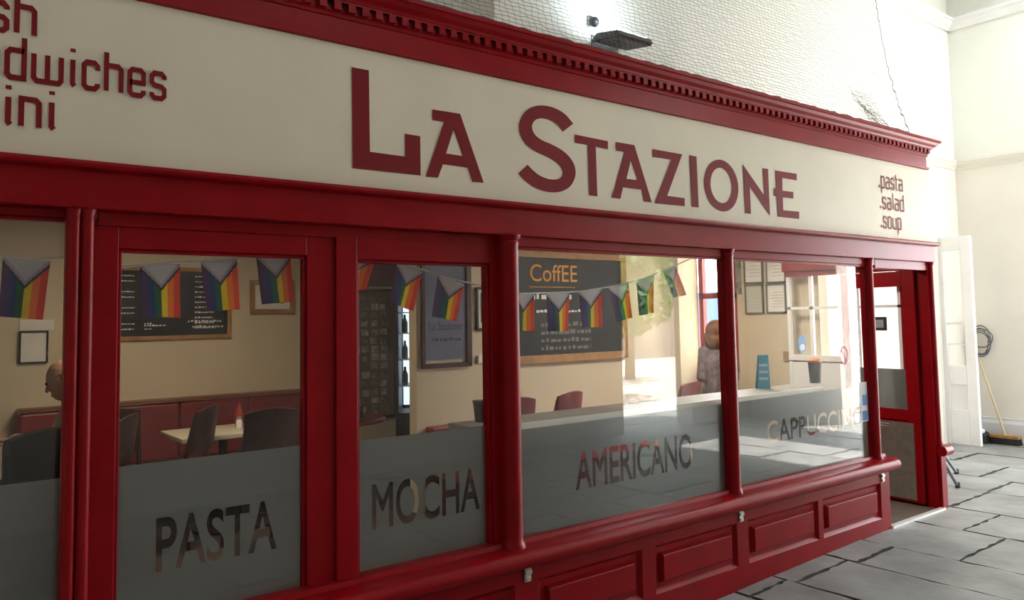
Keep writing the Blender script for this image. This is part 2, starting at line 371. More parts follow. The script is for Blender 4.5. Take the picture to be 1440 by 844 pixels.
# stall riser with raised and fielded panels
def riser_x(z): return z
RP = [(-1.9, -1.05), (-.95, .35), (.50, 1.40), (1.55, 2.36), (2.51, 3.24), (3.345, 4.08), (4.19, 4.975), (5.03, 5.82)]
b = MB(); Y0 = -.03; zb, zt = .088, .352
xs = [XL] + [v for p in RP for v in p] + [5.95]
for a, c in zip(xs[0::2], xs[1::2]): b.box(a, c, Y0, .10, -.14, .44)          # stiles
for a, c in RP:
    b.box(a, c, Y0, .10, -.14, zb); b.box(a, c, Y0, .10, zt, .44)              # rails
b.box(XL, 5.95, .0, .11, -.14, .44)
riser = sfb(b, 'stall_riser', RED)
def par(o, p, parent_loc=(3.0, 0, 0)):
    o.parent = p; o.matrix_parent_inverse = Matrix.Translation((-parent_loc[0], -parent_loc[1], -parent_loc[2])) @ Matrix.Identity(4)
    return o
for a, c in RP:
    b = MB(); f = .018; e = .085; h = .028
    ro = [(a, 0, zb), (c, 0, zb), (c, 0, zt), (a, 0, zt)]
    def ring(d, y): return [(a + d, y, zb + d), (c - d, y, zb + d), (c - d, y, zt - d), (a + d, y, zt - d)]
    b.loft([ring(0, Y0), ring(.022, Y0 + .022), ring(.05, Y0 + .024), ring(.062, Y0 - .002), ring(.066, Y0 - .004)], caps=False)
    vs = [b.bm.verts.new(p) for p in ring(.066, Y0 - .004)]; b._f(vs)
    o = b.build('raised_panel', RED); o.parent = riser
BRK = [(.47, .385), (2.435, .385), (4.118, .385), (5.845, .385)]
for xk, zk in BRK:
    b = MB(); b.box(xk - .02, xk + .02, Y0 - .008, Y0, zk - .032, zk + .032); b.box(xk - .02, xk + .02, Y0 - .016, Y0 - .006, zk + .006, zk + .026); b.box(xk - .014, xk + .014, Y0 - .014, Y0 - .006, zk - .026, zk - .008)
    o = sfb(b, 'shutter_bracket', STEEL, bevel=.002); o['label'] = 'small bare metal shutter bracket'

# ------------------------------------------------------------------ windows (glass, frosted film with cut-out words)
def film(parent, x0, x1, z0, z1, Y, word, wx0, wx1, wz0, wz1, dz=0):
    b = MB(); b.box(x0, x1, Y, Y + .002, z0, z1); o = b.build('frosted_film', FROST)
    if word:
        me = text_mesh(word, 1.0, offset=.018, extrude=.02)
        xs = [v.co.x for v in me.vertices]; ys = [v.co.y for v in me.vertices]
        sx = (wx1 - wx0) / (max(xs) - min(xs)); sz = (wz1 - wz0) / (max(ys) - min(ys))
        bm = bmesh.new(); bm.from_mesh(me); mnx, mny = min(xs), min(ys)
        for v in bm.verts:
            X = wx0 + (v.co.x - mnx) * sx
            v.co = Vector((X, Y + .001 + v.co.z, wz0 + (v.co.y - mny) * sz + dz * (X - wx0) / (wx1 - wx0)))
        bmesh.ops.remove_doubles(bm, verts=bm.verts[:], dist=1e-5)
        bmesh.ops.recalc_face_normals(bm, faces=bm.faces[:])
        bm.to_mesh(me); bm.free()
        t = bpy.data.objects.new('t', me); COL.objects.link(t)
        md = o.modifiers.new('b', 'BOOLEAN'); md.object = t; md.operation = 'DIFFERENCE'; md.solver = 'EXACT'; md.use_self = True
        bake(o); bpy.data.objects.remove(t)
    o.parent = parent
    return o
def window(n, x0, x1, z0, z1, zf, word, wr, label, frame=None, Y=.07, dz=0):
    root = empty('window_%d' % n, (0, 0, 0)); struct(root, label)
    if frame:
        fx0, fx1, fz0, fz1, fy = frame
        b = MB(); b.box(fx0, x0, fy, .11, fz0, fz1); b.box(x1, fx1, fy, .11, fz0, fz1); b.box(x0, x1, fy, .11, z1, fz1); b.box(x0, x1, fy, .11, fz0, z0)
        b.build('window_frame', RED, root, bevel=.004)
        yb = fy + .012
    else: yb = Y - .022
    b = MB(); t = .013
    for (a, c, d, e) in ((x0, x0 + t, z0, z1), (x1 - t, x1, z0, z1), (x0, x1, z0, z0 + t), (x0, x1, z1 - t, z1)): b.box(a, c, yb, Y + .02, d, e)
    b.build('glazing_bead', RED, root, bevel=.003)
    b = MB(); b.box(x0 + .002, x1 - .002, Y, Y + .005, z0 + .002, z1 - .002); b.build('glass_pane', GLASS, root)
    film(root, x0 + .016, x1 - .016, z0 + .016, zf, Y + .006, word, *(wr or (0, 0, 0, 0)), dz=dz)
    return root
def word_rect(tl, bl, tr, br, Y=.077):
    A, B, C, D = at(*tl, Y), at(*bl, Y), at(*tr, Y), at(*br, Y)
    return (A.x + B.x) / 2, (C.x + D.x) / 2, (B.z + D.z) / 2, (A.z + C.z) / 2
window(1, XL + .1, .472, .535, 2.005, 1.10, None, None, 'leftmost shop window pane beside the twin columns')
window(2, .625, 1.345, .50, 1.905, 1.115, 'PASTA', word_rect((219, 728), (219, 805), (385, 703), (393, 772)), 'shop window with frosted band reading PASTA', (.54, 1.47, .44, 1.99, .045))
window(3, 1.570, 2.285, .515, 1.895, 1.105, 'MOCHA', word_rect((523, 682), (523, 746), (670, 657), (679, 716)), 'shop window with frosted band reading MOCHA', (1.47, 2.34, .44, 1.99, .03))
window(4, 2.415, 4.082, .530, 1.985, 1.07, 'AMERICANO', word_rect((812, 634), (806, 690), (970, 610), (978, 658), .037), 'wide shop window with frosted band reading AMERICANO', Y=.03)
window(5, 4.145, 5.81, .530, 1.985, 1.07, 'CAPPUCCINO', word_rect((1080, 595), (1078, 634), (1212, 569), (1214, 591), .037), 'shop window with frosted band reading CAPPUCCI beside the doorway', Y=.03)
# glazed return of the shopfront, white bars
root = empty('window_6'); struct(root, 'glazed side return of the shopfront with white bars')
b = MB()
for y0 in (.27, .80, 1.12, 1.36): b.box(6.885, 6.915, y0, y0 + .035, .5, 1.98)
b.box(6.885, 6.915, .27, 1.39, 1.66, 1.685); b.box(6.885, 6.915, .27, 1.39, .5, .55); b.box(6.875, 6.915, .82, 1.39, 1.17, 1.22); b.build('window_frame', WHITE, root)
b = MB(); b.box(6.892, 6.908, .83, 1.37, .55, 1.17); b.build('lower_panel', WHITE, root)
b = MB(); b.box(6.898, 6.903, .29, 1.38, .55, 1.98); b.build('glass_pane', GLASS, root)
# café end window
root = empty('window_7'); struct(root, 'café end window with a red sash behind the standing woman')
b = MB()
for (y0, y1, z0, z1) in ((2.10, 2.16, 1.0, 2.45), (2.56, 2.62, 1.0, 2.45), (2.10, 2.62, 1.0, 1.06), (2.10, 2.62, 2.38, 2.45), (2.10, 2.62, 1.80, 1.86)): b.box(7.06, 7.12, y0, y1, z0, z1)
b.build('window_frame', mat('red sash paint', (.30, .03, .03), .4), root)
b = MB(); b.box(7.088, 7.092, 2.12, 2.6, 1.02, 2.42); b.build('glass_pane', GLASS, root)

# ------------------------------------------------------------------ fascia sign
sg = empty('fascia_sign', (0, 0, 0), label='long cream fascia board with large dark red shop name between red mouldings', cat='sign')
b = MB(); b.box(XL, XR, 0, .02, 2.20, 2.83); b.build('sign_board', CREAM, sg)
def c7(p): return at(470 + p[0] / 3.837, 80 + p[1] / 3.837, -.003)
def c8(p): return at(780 + p[0] / 3.789, 150 + p[1] / 3.789, -.003)
def letter(cv, *polys):
    b = MB(); b.flat([[(cv(p).x, cv(p).z) for p in q] for q in polys], -.003); return b.build('letter', DRED, sg)
letter(c7, [(95, 55), (187, 72), (193, 512), (383, 538), (383, 415), (464, 428), (467, 640), (100, 600)])
letter(c7, [(530, 283), (680, 307), (807, 680), (745, 675), (722, 598), (587, 580), (560, 652), (495, 645), (592, 352), (530, 340)], [(645, 390), (695, 535), (604, 521)])
def smooth_line(pts, n=5):
    out = []
    for i in range(len(pts) - 1):
        p0, p1, p2, p3 = (Vector(pts[max(i - 1, 0)]), Vector(pts[i]), Vector(pts[i + 1]), Vector(pts[min(i + 2, len(pts) - 1)]))
        for k in range(n):
            t = k / n; out.append(.5 * ((2 * p1) + (p2 - p0) * t + (2 * p0 - 5 * p1 + 4 * p2 - p3) * t * t + (3 * p1 - p0 - 3 * p2 + p3) * t ** 3))
    return out + [Vector(pts[-1])]
def ribbon(pts, wd):
    L_, R2 = [], []
    for i, p in enumerate(pts):
        d = (pts[min(i + 1, len(pts) - 1)] - pts[max(i - 1, 0)]).normalized(); n = Vector((-d.y, d.x)) * wd / 2
        L_.append(p + n); R2.append(p - n)
    return L_, R2
def ribbon_faces(b, pts, wd, conv):
    L_, R2 = ribbon(pts, wd); q = [[b.bm.verts.new(conv(p)) for p in s] for s in (L_, R2)]
    for i in range(len(pts) - 1): b._f([q[0][i], q[0][i + 1], q[1][i + 1], q[1][i]])
Sp = [(1262, 382), (1222, 335), (1170, 306), (1110, 297), (1062, 315), (1035, 358), (1037, 405), (1062, 448), (1105, 480), (1165, 507), (1220, 540), (1257, 583), (1268, 628), (1250, 672), (1210, 694), (1155, 694), (1095, 672), (1050, 638), (1018, 605)]
b = MB(); ribbon_faces(b, smooth_line(Sp), 70, lambda p: c7(p)); b.build('letter', DRED, sg)
letter(c8, [(107, 148), (284, 184), (284, 227), (219, 213), (228, 478), (184, 473), (177, 205), (107, 192)])
letter(c8, [(325, 188), (425, 205), (518, 510), (476, 505), (462, 442), (365, 430), (350, 492), (305, 485), (372, 242), (328, 234)], [(407, 283), (442, 392), (383, 384)])
letter(c8, [(523, 226), (680, 254), (600, 475), (693, 488), (693, 530), (533, 515), (622, 283), (523, 268)])
letter(c8, [(718, 258), (756, 266), (768, 538), (732, 534)])
def ell(cv, l, r, t, bt, n=40):
    A, B, C, D = cv(l), cv(r), cv(t), cv(bt); cx, cz = (A.x + B.x) / 2, (C.z + D.z) / 2; rx, rz = (B.x - A.x) / 2, (C.z - D.z) / 2
    return [(cx + rx * math.cos(2 * PI * i / n), cz + rz * math.sin(2 * PI * i / n)) for i in range(n)]
b = MB(); b.flat([ell(c8, (797, 400), (979, 432), (868, 280), (905, 560)), ell(c8, (830, 405), (945, 425), (872, 324), (903, 515))[::-1]], -.003); b.build('letter', DRED, sg)
letter(c8, [(1003, 308), (1118, 475), (1109, 328), (1137, 332), (1148, 582), (1040, 424), (1046, 572), (1016, 568)])
letter(c8, [(1176, 340), (1290, 358), (1290, 393), (1213, 380), (1214, 448), (1272, 455), (1272, 490), (1216, 484), (1218, 552), (1303, 560), (1303, 599), (1190, 586), (1183, 477), (1166, 473), (1166, 434), (1180, 436)])
# narrow rounded lower-case letters, drawn as strokes on a grid: width w, x-height 1
GL = {'a': (.62, [[(0, 1), (.5, 1), (.62, .88), (.62, 0)], [(.62, 0), (.12, 0), (0, .12), (0, .45), (.12, .57), (.62, .57)]]),
      'c': (.55, [[(.55, .72), (.55, .88), (.43, 1), (.12, 1), (0, .88), (0, .12), (.12, 0), (.43, 0), (.55, .12), (.55, .22)]]),
      'd': (.62, [[(.62, 1.5), (.62, 0), (.12, 0), (0, .12), (0, .88), (.12, 1), (.62, 1)]]),
      'e': (.6, [[(0, .5), (.6, .5), (.6, .88), (.48, 1), (.12, 1), (0, .88), (0, .12), (.12, 0), (.48, 0), (.6, .12), (.6, .22)]]),
      'f': (.4, [[(.45, 1.5), (.25, 1.5), (.13, 1.38), (.13, 0)], [(-.05, 1), (.4, 1)]]),
      'h': (.62, [[(0, 1.5), (0, 0)], [(0, 1), (.5, 1), (.62, .88), (.62, 0)]]),
      'i': (.18, [[(.09, 1), (.09, .1), (.17, 0)], [(.09, 1.28), (.09, 1.42)]]),
      'l': (.12, [[(.06, 1.5), (.06, .1), (.14, 0)]]),
      'n': (.62, [[(0, 0), (0, 1), (.5, 1), (.62, .88), (.62, 0)]]),
      'o': (.62, [[(0, .12), (0, .88), (.12, 1), (.5, 1), (.62, .88), (.62, .12), (.5, 0), (.12, 0), (0, .12)]]),
      'p': (.62, [[(0, -.5), (0, 1), (.5, 1), (.62, .88), (.62, .12), (.5, 0), (0, 0)]]),
      'r': (.42, [[(0, 0), (0, 1), (.3, 1), (.42, .88), (.42, .78)]]),
      's': (.56, [[(.56, .78), (.56, .88), (.44, 1), (.12, 1), (0, .88), (0, .62), (.12, .52), (.44, .48), (.56, .38), (.56, .12), (.44, 0), (.12, 0), (0, .12), (0, .22)]]),
      't': (.4, [[(.1, 1.4), (.1, .12), (.2, 0), (.38, 0)], [(-.05, 1), (.38, 1)]]),
      'u': (.62, [[(0, 1), (0, .12), (.12, 0), (.62, 0)], [(.62, 1), (.62, 0)]]),
      'w': (1.05, [[(0, 1), (0, .12), (.12, 0), (.95, 0), (1.05, .12), (1.05, 1)], [(.525, 1), (.525, 0)]]),
      '.': (.12, [[(.06, -.02), (.06, .22)]])}
def small_line(word, x_right, z_base, xh, total=None, sw=.21, x_left=None, gap=.36, wx=None):
    wds = [GL[c][0] for c in word]; tot = sum(wds) + gap * (len(word) - 1)
    sx = wx or total / tot
    x = x_right - tot * sx if x_left is None else x_left
    b = MB(); ys = -.003
    for c, wd in zip(word, wds):
        for st in GL[c][1]:
            ys -= .00025
            pts = [Vector((p[0], p[1])) for p in st]
            if c == '.': ww = .24
            else: ww = sw
            # end caps
            d0 = (pts[1] - pts[0]).normalized(); d1 = (pts[-1] - pts[-2]).normalized()
            L_, R2 = [], []
            for i, p in enumerate(pts):
                if i == 0: n = Vector((-d0.y, d0.x)); k = 1
                elif i == len(pts) - 1: n = Vector((-d1.y, d1.x)); k = 1
                else:
                    a = (pts[i] - pts[i - 1]).normalized(); c2 = (pts[i + 1] - pts[i]).normalized(); t = (a + c2).normalized(); n = Vector((-t.y, t.x)); k = 1 / max(.5, n.dot(Vector((-a.y, a.x))))
                L_.append(p + n * ww / 2 * k); R2.append(p - n * ww / 2 * k)
            q = [[b.bm.verts.new((x + p.x * sx, ys, z_base + p.y * xh)) for p in s] for s in (L_, R2)]
            for i in range(len(pts) - 1): b._f([q[0][i], q[0][i + 1], q[1][i + 1], q[1][i]])
        x += (wd + gap) * sx
    o = b.build('lettering', DRED, sg); return o
small_line('fresh', .338, 2.623, .094, sw=.21, wx=.082); small_line('sandwiches', .76, 2.468, .094, sw=.21, wx=.0785); small_line('panini', .403, 2.305, .094, sw=.21, wx=.0835)
small_line('.pasta', 0, 2.606, .088, total=.375, x_left=6.065, sw=.17); small_line('.salad', 0, 2.440, .088, total=.375, x_left=6.07, sw=.17); small_line('.soup', 0, 2.288, .088, total=.32, x_left=6.07, sw=.17)

# ------------------------------------------------------------------ shop door, open inwards
d1 = empty('door_1', (6.79, .10, 0.0)); struct(d1, 'open red shop door with glazed upper half and metal kick plate')
d1.rotation_euler = (0, 0, math.atan2(.70, .07))
D = .70
b = MB(); b.box(.0, .11, -.022, .022, .02, 1.97); b.box(D - .10, D, -.022, .022, .02, 1.97); b.box(.11, D - .10, -.022, .022, 1.84, 1.97); b.box(.11, D - .10, -.022, .022, .02, .26); b.box(.11, D - .10, -.022, .022, .70, .79)
b.box(.11, D - .1, -.012, .012, .26, .7); b.build('door_leaf', RED, d1, bevel=.003)
b = MB(); b.box(.11, D - .10, -.003, .003, .79, 1.84); b.build('glass_pane', GLASS, d1)
b = MB(); b.box(.11, D - .10, .004, .006, .79, 1.13); b.build('frosted_film', FROST, d1)
b = MB(); b.box(.06, D - .01, .022, .026, .04, .68); b.build('kick_plate', STEEL, d1)
b = MB(); b.box(.28, .46, .026, .030, .56, .66); b.box(.30, .44, .030, .034, .58, .64); b.build('letter_plate', STEEL, d1, bevel=.002)
b = MB(); b.tube([(D - .05, .022, .95), (D - .05, .07, .95), (D - .05, .07, 1.15), (D - .05, .022, 1.15)], .009, 8); b.build('door_handle', STEEL, d1, smooth=True)
b = MB(); b.box(.27, .47, .004, .007, 1.46, 1.58); b.build('window_sticker', BLACK, d1)
b = MB(); b.box(.30, .44, .0072, .0074, 1.485, 1.555); b.build('sticker_print', mat('grey print', (.25, .26, .30), .6), d1)
# white door standing open on the building wall
d2 = empty('door_2', (10.22, 1.40, 0)); struct(d2, 'white panelled door standing open by the end wall')
b = MB(); zt = atx(1365, 331, 10.22).z; yA, yB = -.37, -.01
y0_ = -.375; y1_ = .55
def dr(y0, y1, z0, z1, t=.03): b.box(-t, t, y0, y1, z0, z1)
dr(-.375, -.26, 0, zt); dr(-.05, -.0, 0, zt); dr(-.26, -.05, 0, .42); dr(-.26, -.05, .72, .95); dr(-.26, -.05, zt - .17, zt)
b.build('door_leaf', WHITE, d2, bevel=.006)
b = MB(); b.box(-.008, .008, -.26, -.05, .42, .72); b.build('lower_panel', WHITE, d2)
b = MB(); b.box(-.006, .006, -.26, -.05, .95, zt - .17); b.build('glass_pane', GLASS, d2)
b = MB(); b.box(-.015, .015, -.26, -.05, 1.45, 1.475); b.box(-.015, .015, -.26, -.05, 1.2, 1.22); b.build('glazing_bar', WHITE, d2)

# ------------------------------------------------------------------ floodlight, sensor and bird net over the cornice
fl = empty('floodlight', (4.22, 1.15, 3.72), label='flat dark floodlight on the upper wall behind the bird net', cat='lamp')
Mx = Matrix.Rotation(math.radians(8), 4, 'X')
b = MB(); b.prism([(-.34, -.012), (-.32, .02), (-.10, .03), (-.06, .0), (-.06, -.03), (-.32, -.03)], -.18, .18); b.build('housing', mat('dark grey casting', (.05, .05, .05), .5), fl, bevel=.006, M=Mx)
b = MB(); b.box(-.15, .15, -.30, -.12, .0265, .032); b.build('lens', mat('lit lamp glass', (.85, .92, 1.0), .3, emit=6.0), fl, M=Mx)
b = MB(); b.box(-.14, -.115, -.1, .0, -.02, .0); b.box(.115, .14, -.1, .0, -.02, .0); b.box(-.14, .14, -.012, 0, -.05, .04); b.build('bracket', GREYM, fl)
ll = area_light('floodlight_light', (4.10, .90, 3.80), 0.25, 5.0, (.75, .91, 1.0), (math.radians(152), 0, 0), .14)
sn = empty('security_sensor', (4.07, 1.15, 3.86), label='small dark motion sensor on the wall above the floodlight', cat='sensor')
b = MB(); b.box(-.03, .03, -.03, 0, -.035, .035); b.build('mount', GREYM, sn, bevel=.004)
b = MB(); b.sphere((0, -.055, -.02), (.035, .035, .04)); b.build('dome', BLACK, sn, smooth=True)
# net
def net_pt(s, t):
    """s along the shopfront (0..1), t from the cornice (0) up to the wall (1)"""
    xa = -.6 + s * 7.10; xb = -.6 + s * (8.3 + .6)
    sag = math.sin(t * PI) * .10
    X = xa + (xb - xa) * (t ** 1.15)
    yt = 1.10
    Y = -.06 + (yt + .06) * t
    return Vector((X, Y, 3.085 + 2.2 * t - sag))
b = MB(); NS, NT = 165, 62
rn = random.Random(5)
J = [[net_pt(i / NS, j / NT) + Vector((rn.uniform(-1, 1) * .004, rn.uniform(-1, 1) * .008, rn.uniform(-1, 1) * .0035)) for j in range(NT + 1)] for i in range(NS + 1)]
def strand(b, pts, r):
    rings = []
    for p in pts: rings.append([p + Vector((r * math.cos(a), .0, r * math.sin(a))) for a in (.5, 2.6, 4.7)])
    vs = [[b.bm.verts.new(q) for q in g] for g in rings]
    for a, c in zip(vs, vs[1:]):
        for k in range(3): b._f([a[k], a[(k + 1) % 3], c[(k + 1) % 3], c[k]])
def strand_h(b, pts, r):
    vs = [[b.bm.verts.new(p + Vector((0, r * math.cos(a), r * math.sin(a)))) for a in (.5, 2.6, 4.7)] for p in pts]
    for a, c in zip(vs, vs[1:]):
        for k in range(3): b._f([a[k], a[(k + 1) % 3], c[(k + 1) % 3], c[k]])
for i in range(NS + 1): strand(b, J[i], 0.0013 if i < NS else .009)
for j in range(NT + 1): strand_h(b, [J[i][j] for i in range(NS + 1)], 0.0013 if j else .007)
nt_ = b.build('bird_net', mat('dark net twine', (.13, .13, .115), .8))
tag(nt_, 'fine square mesh bird net stretched from the red cornice up to the wall', 'net')
# bunched netting on the cornice
b = MB()
c0 = at(1190, 160, .0)
for k in range(26):
    s0 = Vector((6.05 + k * .014 + rn.uniform(-.02, .02), .02 + rn.uniform(-.05, .05), 3.085))
    tp = Vector((5.93 + k * .008 + rn.uniform(-.02, .03), .10 + rn.uniform(-.04, .04), 3.40 - k * .006 + rn.uniform(-.03, .03)))
    strand(b, [s0.lerp(tp, t / 8) + Vector((rn.uniform(-.012, .012), rn.uniform(-.01, .01), 0)) for t in range(9)], .0018)
for k in range(14):
    z = 3.1 + k * .022; f = (z - 3.085) / .33
    strand_h(b, [Vector((6.05 + t * .045 * (1 - f * .4) - f * .12 + rn.uniform(-.01, .01), .03 + f * .07 + rn.uniform(-.02, .02), z + rn.uniform(-.012, .012))) for t in range(9)], .0018)
tag(b.build('net_bundle', mat('dark net twine', (.1, .1, .09))), 'dark bunched clump of torn netting resting on the cornice', 'net')

# ------------------------------------------------------------------ things at the end of the walkway
br = empty('broom', (10.62, .90, 0), label='broom with long wooden handle leaning on the end wall', cat='broom')
hd = gz0 = Vector((10.50, .98, 0))
b = MB(); b.box(-.10, .02, -.16, .16, .075, .115); b.build('head_block', PINE, br, bevel=.008)
b = MB()
for i in range(6):
    for j in range(24):
        x0, y0 = -.09 + i * .02, -.15 + j * .013; b.tube([(x0, y0, .078), (x0 * 1.15, y0 * 1.05, .0)], .006, 4)
b.build('bristles', BLACK, br)
b = MB(); b.tube([(-.04, .0, .10), (.16, .40, 1.25)], .013, 8); b.build('handle', mat('pale wood', (.60, .48, .30), .5), br, smooth=True)
du = empty('dustpan', (10.52, 1.15, 0), label='black long-handled dustpan on the floor behind the white door', cat='dustpan')
b = MB(); b.prism([(-.085, 0), (.085, 0), (.08, .10), (.0, .15), (-.08, .10)], -.1, .1, 'x'); b.build('pan', BLACK, du, bevel=.01)
b = MB(); b.tube([(0, 0, .15), (.1, .03, .30), (.14, .05, .36)], .012, 8); b.build('handle', GREYM, du, smooth=True)
b = MB(); b.sphere((-.06, -.03, .15), (.05, .04, .03)); b.build('white_rag', WHITE, du, smooth=True)
cc = Vector((10.77, 1.19, 1.27))
b = MB()
for k in range(5):
    r1, r2 = .11 + rn.uniform(-.03, .03), .15 + rn.uniform(-.04, .03)
    b.tube([(cc.x - .012 * k, cc.y + r1 * math.cos(t * PI / 12) + rn.uniform(-.004, .004), cc.z + r2 * math.sin(t * PI / 12) - .02 * k) for t in range(25)], .0065, 6)
tag(b.build('cable_coil', mat('grey cable', (.12, .12, .12), .6), smooth=True), 'coil of grey cable hanging on the end wall beside the white door', 'cable')
# folding trestle leaning out behind the end pier
tr = empty('step_ladder', (7.4, .35, 0), label='folded grey metal ladder standing behind the end of the shopfront', cat='ladder')
P1, P2 = Vector((7.718, .242, 0)), Vector((8.35, .52, 0))
def rel(v): return Vector(v) - Vector((7.4, .35, 0))
T1 = Vector((7.02, .42, 1.05)); T2 = Vector((7.25, .62, 1.05))
b = MB(); b.tube([rel(P1 + Vector((0, 0, .012))), rel(T1)], .016, 8); b.build('rail', GREYM, tr, smooth=True)
b = MB(); b.tube([rel(P2 + Vector((0, 0, .012))), rel(T2)], .016, 8); b.build('rail', GREYM, tr, smooth=True)
for f in (.3, .55, .8):
    b = MB(); b.tube([rel(P1.lerp(T1, f)), rel(P2.lerp(T2, f))], .011, 8); b.build('rung', GREYM, tr, smooth=True)
for p in (P1, P2):
    b = MB(); b.lathe([(.02, 0), (.022, .012), (.019, .05), (.0, .055)], rel(p), 10); b.build('foot', BLACK, tr)

# ================================================================== café interior
# bar ledge behind the two right-hand windows
lg = empty('window_ledge', (3.9, .3, 0), label='grey bar ledge with white edge behind the AMERICANO window', cat='shelf')
b = MB(); b.box(-1.62, 1.42, -.17, .12, 1.055, 1.085); b.build('ledge_top', LEDGE, lg)
b = MB(); b.box(-1.62, 1.43, -.19, -.17, 1.050, 1.088); b.box(1.42, 1.44, -.19, .12, 1.050, 1.088); b.build('front_edging', LEDGEW, lg)
for xk in (-1.3, 0, 1.3):
    b = MB(); b.box(xk - .02, xk + .02, -.12, .08, 0, 1.055); b.build('leg', DARKWOOD, lg)

# pride flags: vertical stripes, chevron hanging from the top edge
FC = [('violet', (.10, .03, .16)), ('indigo', (.02, .05, .22)), ('green', (.01, .15, .06)), ('yellow', (.95, .74, .03)), ('orange', (.95, .27, .012)), ('flag red', (.85, .075, .012)),
      ('flag black', (.012, .012, .014)), ('brown', (.12, .05, .025)), ('pale blue', (.30, .45, .60)), ('pale pink', (.62, .38, .42)), ('flag white', (.66, .65, .66))]
def thin_mat(n, c):
    if n in MATS: return MATS[n]
    M = mat(n, c, .8, .2); N = M.node_tree.nodes; L = M.node_tree.links
    t = N.new('ShaderNodeBsdfTranslucent'); t.inputs['Color'].default_value = (*c, 1)
    mx = N.new('ShaderNodeMixShader'); mx.inputs[0].default_value = .45
    L.new(N['Principled BSDF'].outputs[0], mx.inputs[1]); L.new(t.outputs[0], mx.inputs[2]); L.new(mx.outputs[0], N['Material Output'].inputs['Surface'])
    return M
FM = [thin_mat(n, c) for n, c in FC]
def flag(TL, TR, BR, BL, Y, label):
    tl, tr, br_, bl = [at(*p, Y) for p in (TL, TR, BR, BL)]
    n, k = 48, 36; b = MB(); w_ = (tr - tl).length
    ph = random.uniform(0, 6)
    def P(u, v):
        p = tl.lerp(tr, u).lerp(bl.lerp(br_, u), v); return p + Vector((0, math.sin(u * 7 + ph + v * 1.5) * .006 * (.3 + v), 0))
    V = [[b.bm.verts.new(P(i / n, j / k)) for j in range(k + 1)] for i in range(n + 1)]
    ap = .40
    for i in range(n):
        for j in range(k):
            u, v = (i + .5) / n, (j + .5) / k
            tri = 1 - abs(u - .5) * 2                   # 0 at the sides, 1 in the middle
            q = tri * ap - v + .10                      # depth inside the chevron
            if v < ap * tri + .10 and q > 0:
                mi = 6 if q < .035 else 7 if q < .06 else 8 if q < .10 else 9 if q < .14 else 10
            else: mi = min(5, int(u * 6))
            b.mi = mi; b._f([V[i][j], V[i + 1][j], V[i + 1][j + 1], V[i][j + 1]])
    for f in b.bm.faces: f.smooth = True
    o = b.build('pride_flag', FM)
    so = o.modifiers.new('s', 'SOLIDIFY'); so.thickness = .0008
    return tag(o, label, 'flag', 'rainbow flags hanging inside the windows')
YF = .17
flag((4, 362), (71, 368), (60, 450), (-2, 445), YF, 'progress pride flag alone in the leftmost window pane')
flag((197, 373), (253, 371), (254, 447), (200, 445), YF, 'progress pride flag hanging before the left half of the menu chalkboard')
flag((282, 369), (333, 364), (337, 435), (290, 438), YF, 'progress pride flag hanging before the right edge of the menu chalkboard')
flag((360, 359), (408, 359), (415, 424), (369, 428), YF, 'progress pride flag hanging before the small framed picture')
flag((478, 360), (529, 362), (513, 408), (470, 410), YF, 'rainbow flag half hidden by the left frame of the MOCHA window')
flag((557, 369), (595, 382), (580, 438), (548, 424), YF, 'tilted progress pride flag in front of the photo board')
flag((616, 386), (653, 400), (643, 452), (608, 445), YF, 'progress pride flag hanging in front of the blue shop banner')
flag((722, 413), (751, 413), (750, 466), (722, 466), YF, 'rainbow flag leftmost in the AMERICANO window beside the post')
flag((768, 412), (801, 412), (800, 466), (772, 466), YF, 'second rainbow flag from the post, before the coffee board')
flag((814, 411), (846, 406), (846, 460), (818, 461), YF, 'third rainbow flag from the post, before the coffee board')
flag((856, 405), (884, 398), (890, 447), (868, 452), YF, 'fourth rainbow flag from the post, at the edge of the coffee board')
flag((895, 396), (920, 387), (920, 440), (900, 444), YF, 'fifth rainbow flag from the post, just left of the last one')
flag((933, 382), (950, 374), (964, 415), (946, 419), YF, 'tilted rainbow flag rightmost on the rising string')
def string(pts, label):
    b = MB(); b.tube([at(x, y, YF + .004) for x, y in pts], .004, 6)
    tag(b.build('bunting_string', mat('white cord', (.75, .74, .72), .8), smooth=True), label, 'string')
string([(-40, 360), (40, 364), (100, 361)], 'white bunting cord in the leftmost window pane')
string([(150, 378), (225, 371), (310, 366), (384, 358), (440, 352)], 'white bunting cord sagging in the PASTA window')
string([(470, 360), (530, 363), (576, 374), (630, 391), (685, 404), (700, 408)], 'white bunting cord sagging in the MOCHA window')
string([(722, 413), (770, 412), (815, 410), (860, 403), (905, 392), (955, 371), (980, 360)], 'white bunting cord rising to the right in the AMERICANO window')

# wall boards
def framed(name, TL, BR, Y, fw, fm, bm_, label, cat, th=.025, board='board'):
    a, c = at(*TL, Y), at(*BR, Y); r = empty(name, (a.x, Y, c.z), label=label, cat=cat); wd, ht = c.x - a.x, a.z - c.z
    b = MB()
    for q in ((0, wd, 0, fw), (0, wd, ht - fw, ht), (0, fw, fw, ht - fw), (wd - fw, wd, fw, ht - fw)): b.box(q[0], q[1], -th, 0, q[2], q[3])
    b.build('frame', fm, r, bevel=.003)
    b = MB(); b.box(fw * .8, wd - fw * .8, -th * .5, -.001, fw * .8, ht - fw * .8); b.build(board, bm_, r)
    return r, wd, ht
def scribble(r, rows, col=CHALK, name='chalk_writing', seed=1, y=-.0145):
    q = random.Random(seed); b = MB()
    for x0, x1, z, h in rows:
        x = x0
        while x < x1:
            l = q.uniform(.5, 1.6) * h; l = min(l, x1 - x)
            b.box(x, x + l, y, y + .0008, z + q.uniform(-.1, .1) * h, z + h * q.uniform(.55, 1)); x += l + h * q.uniform(.25, .7)
    return b.build(name, col, r)
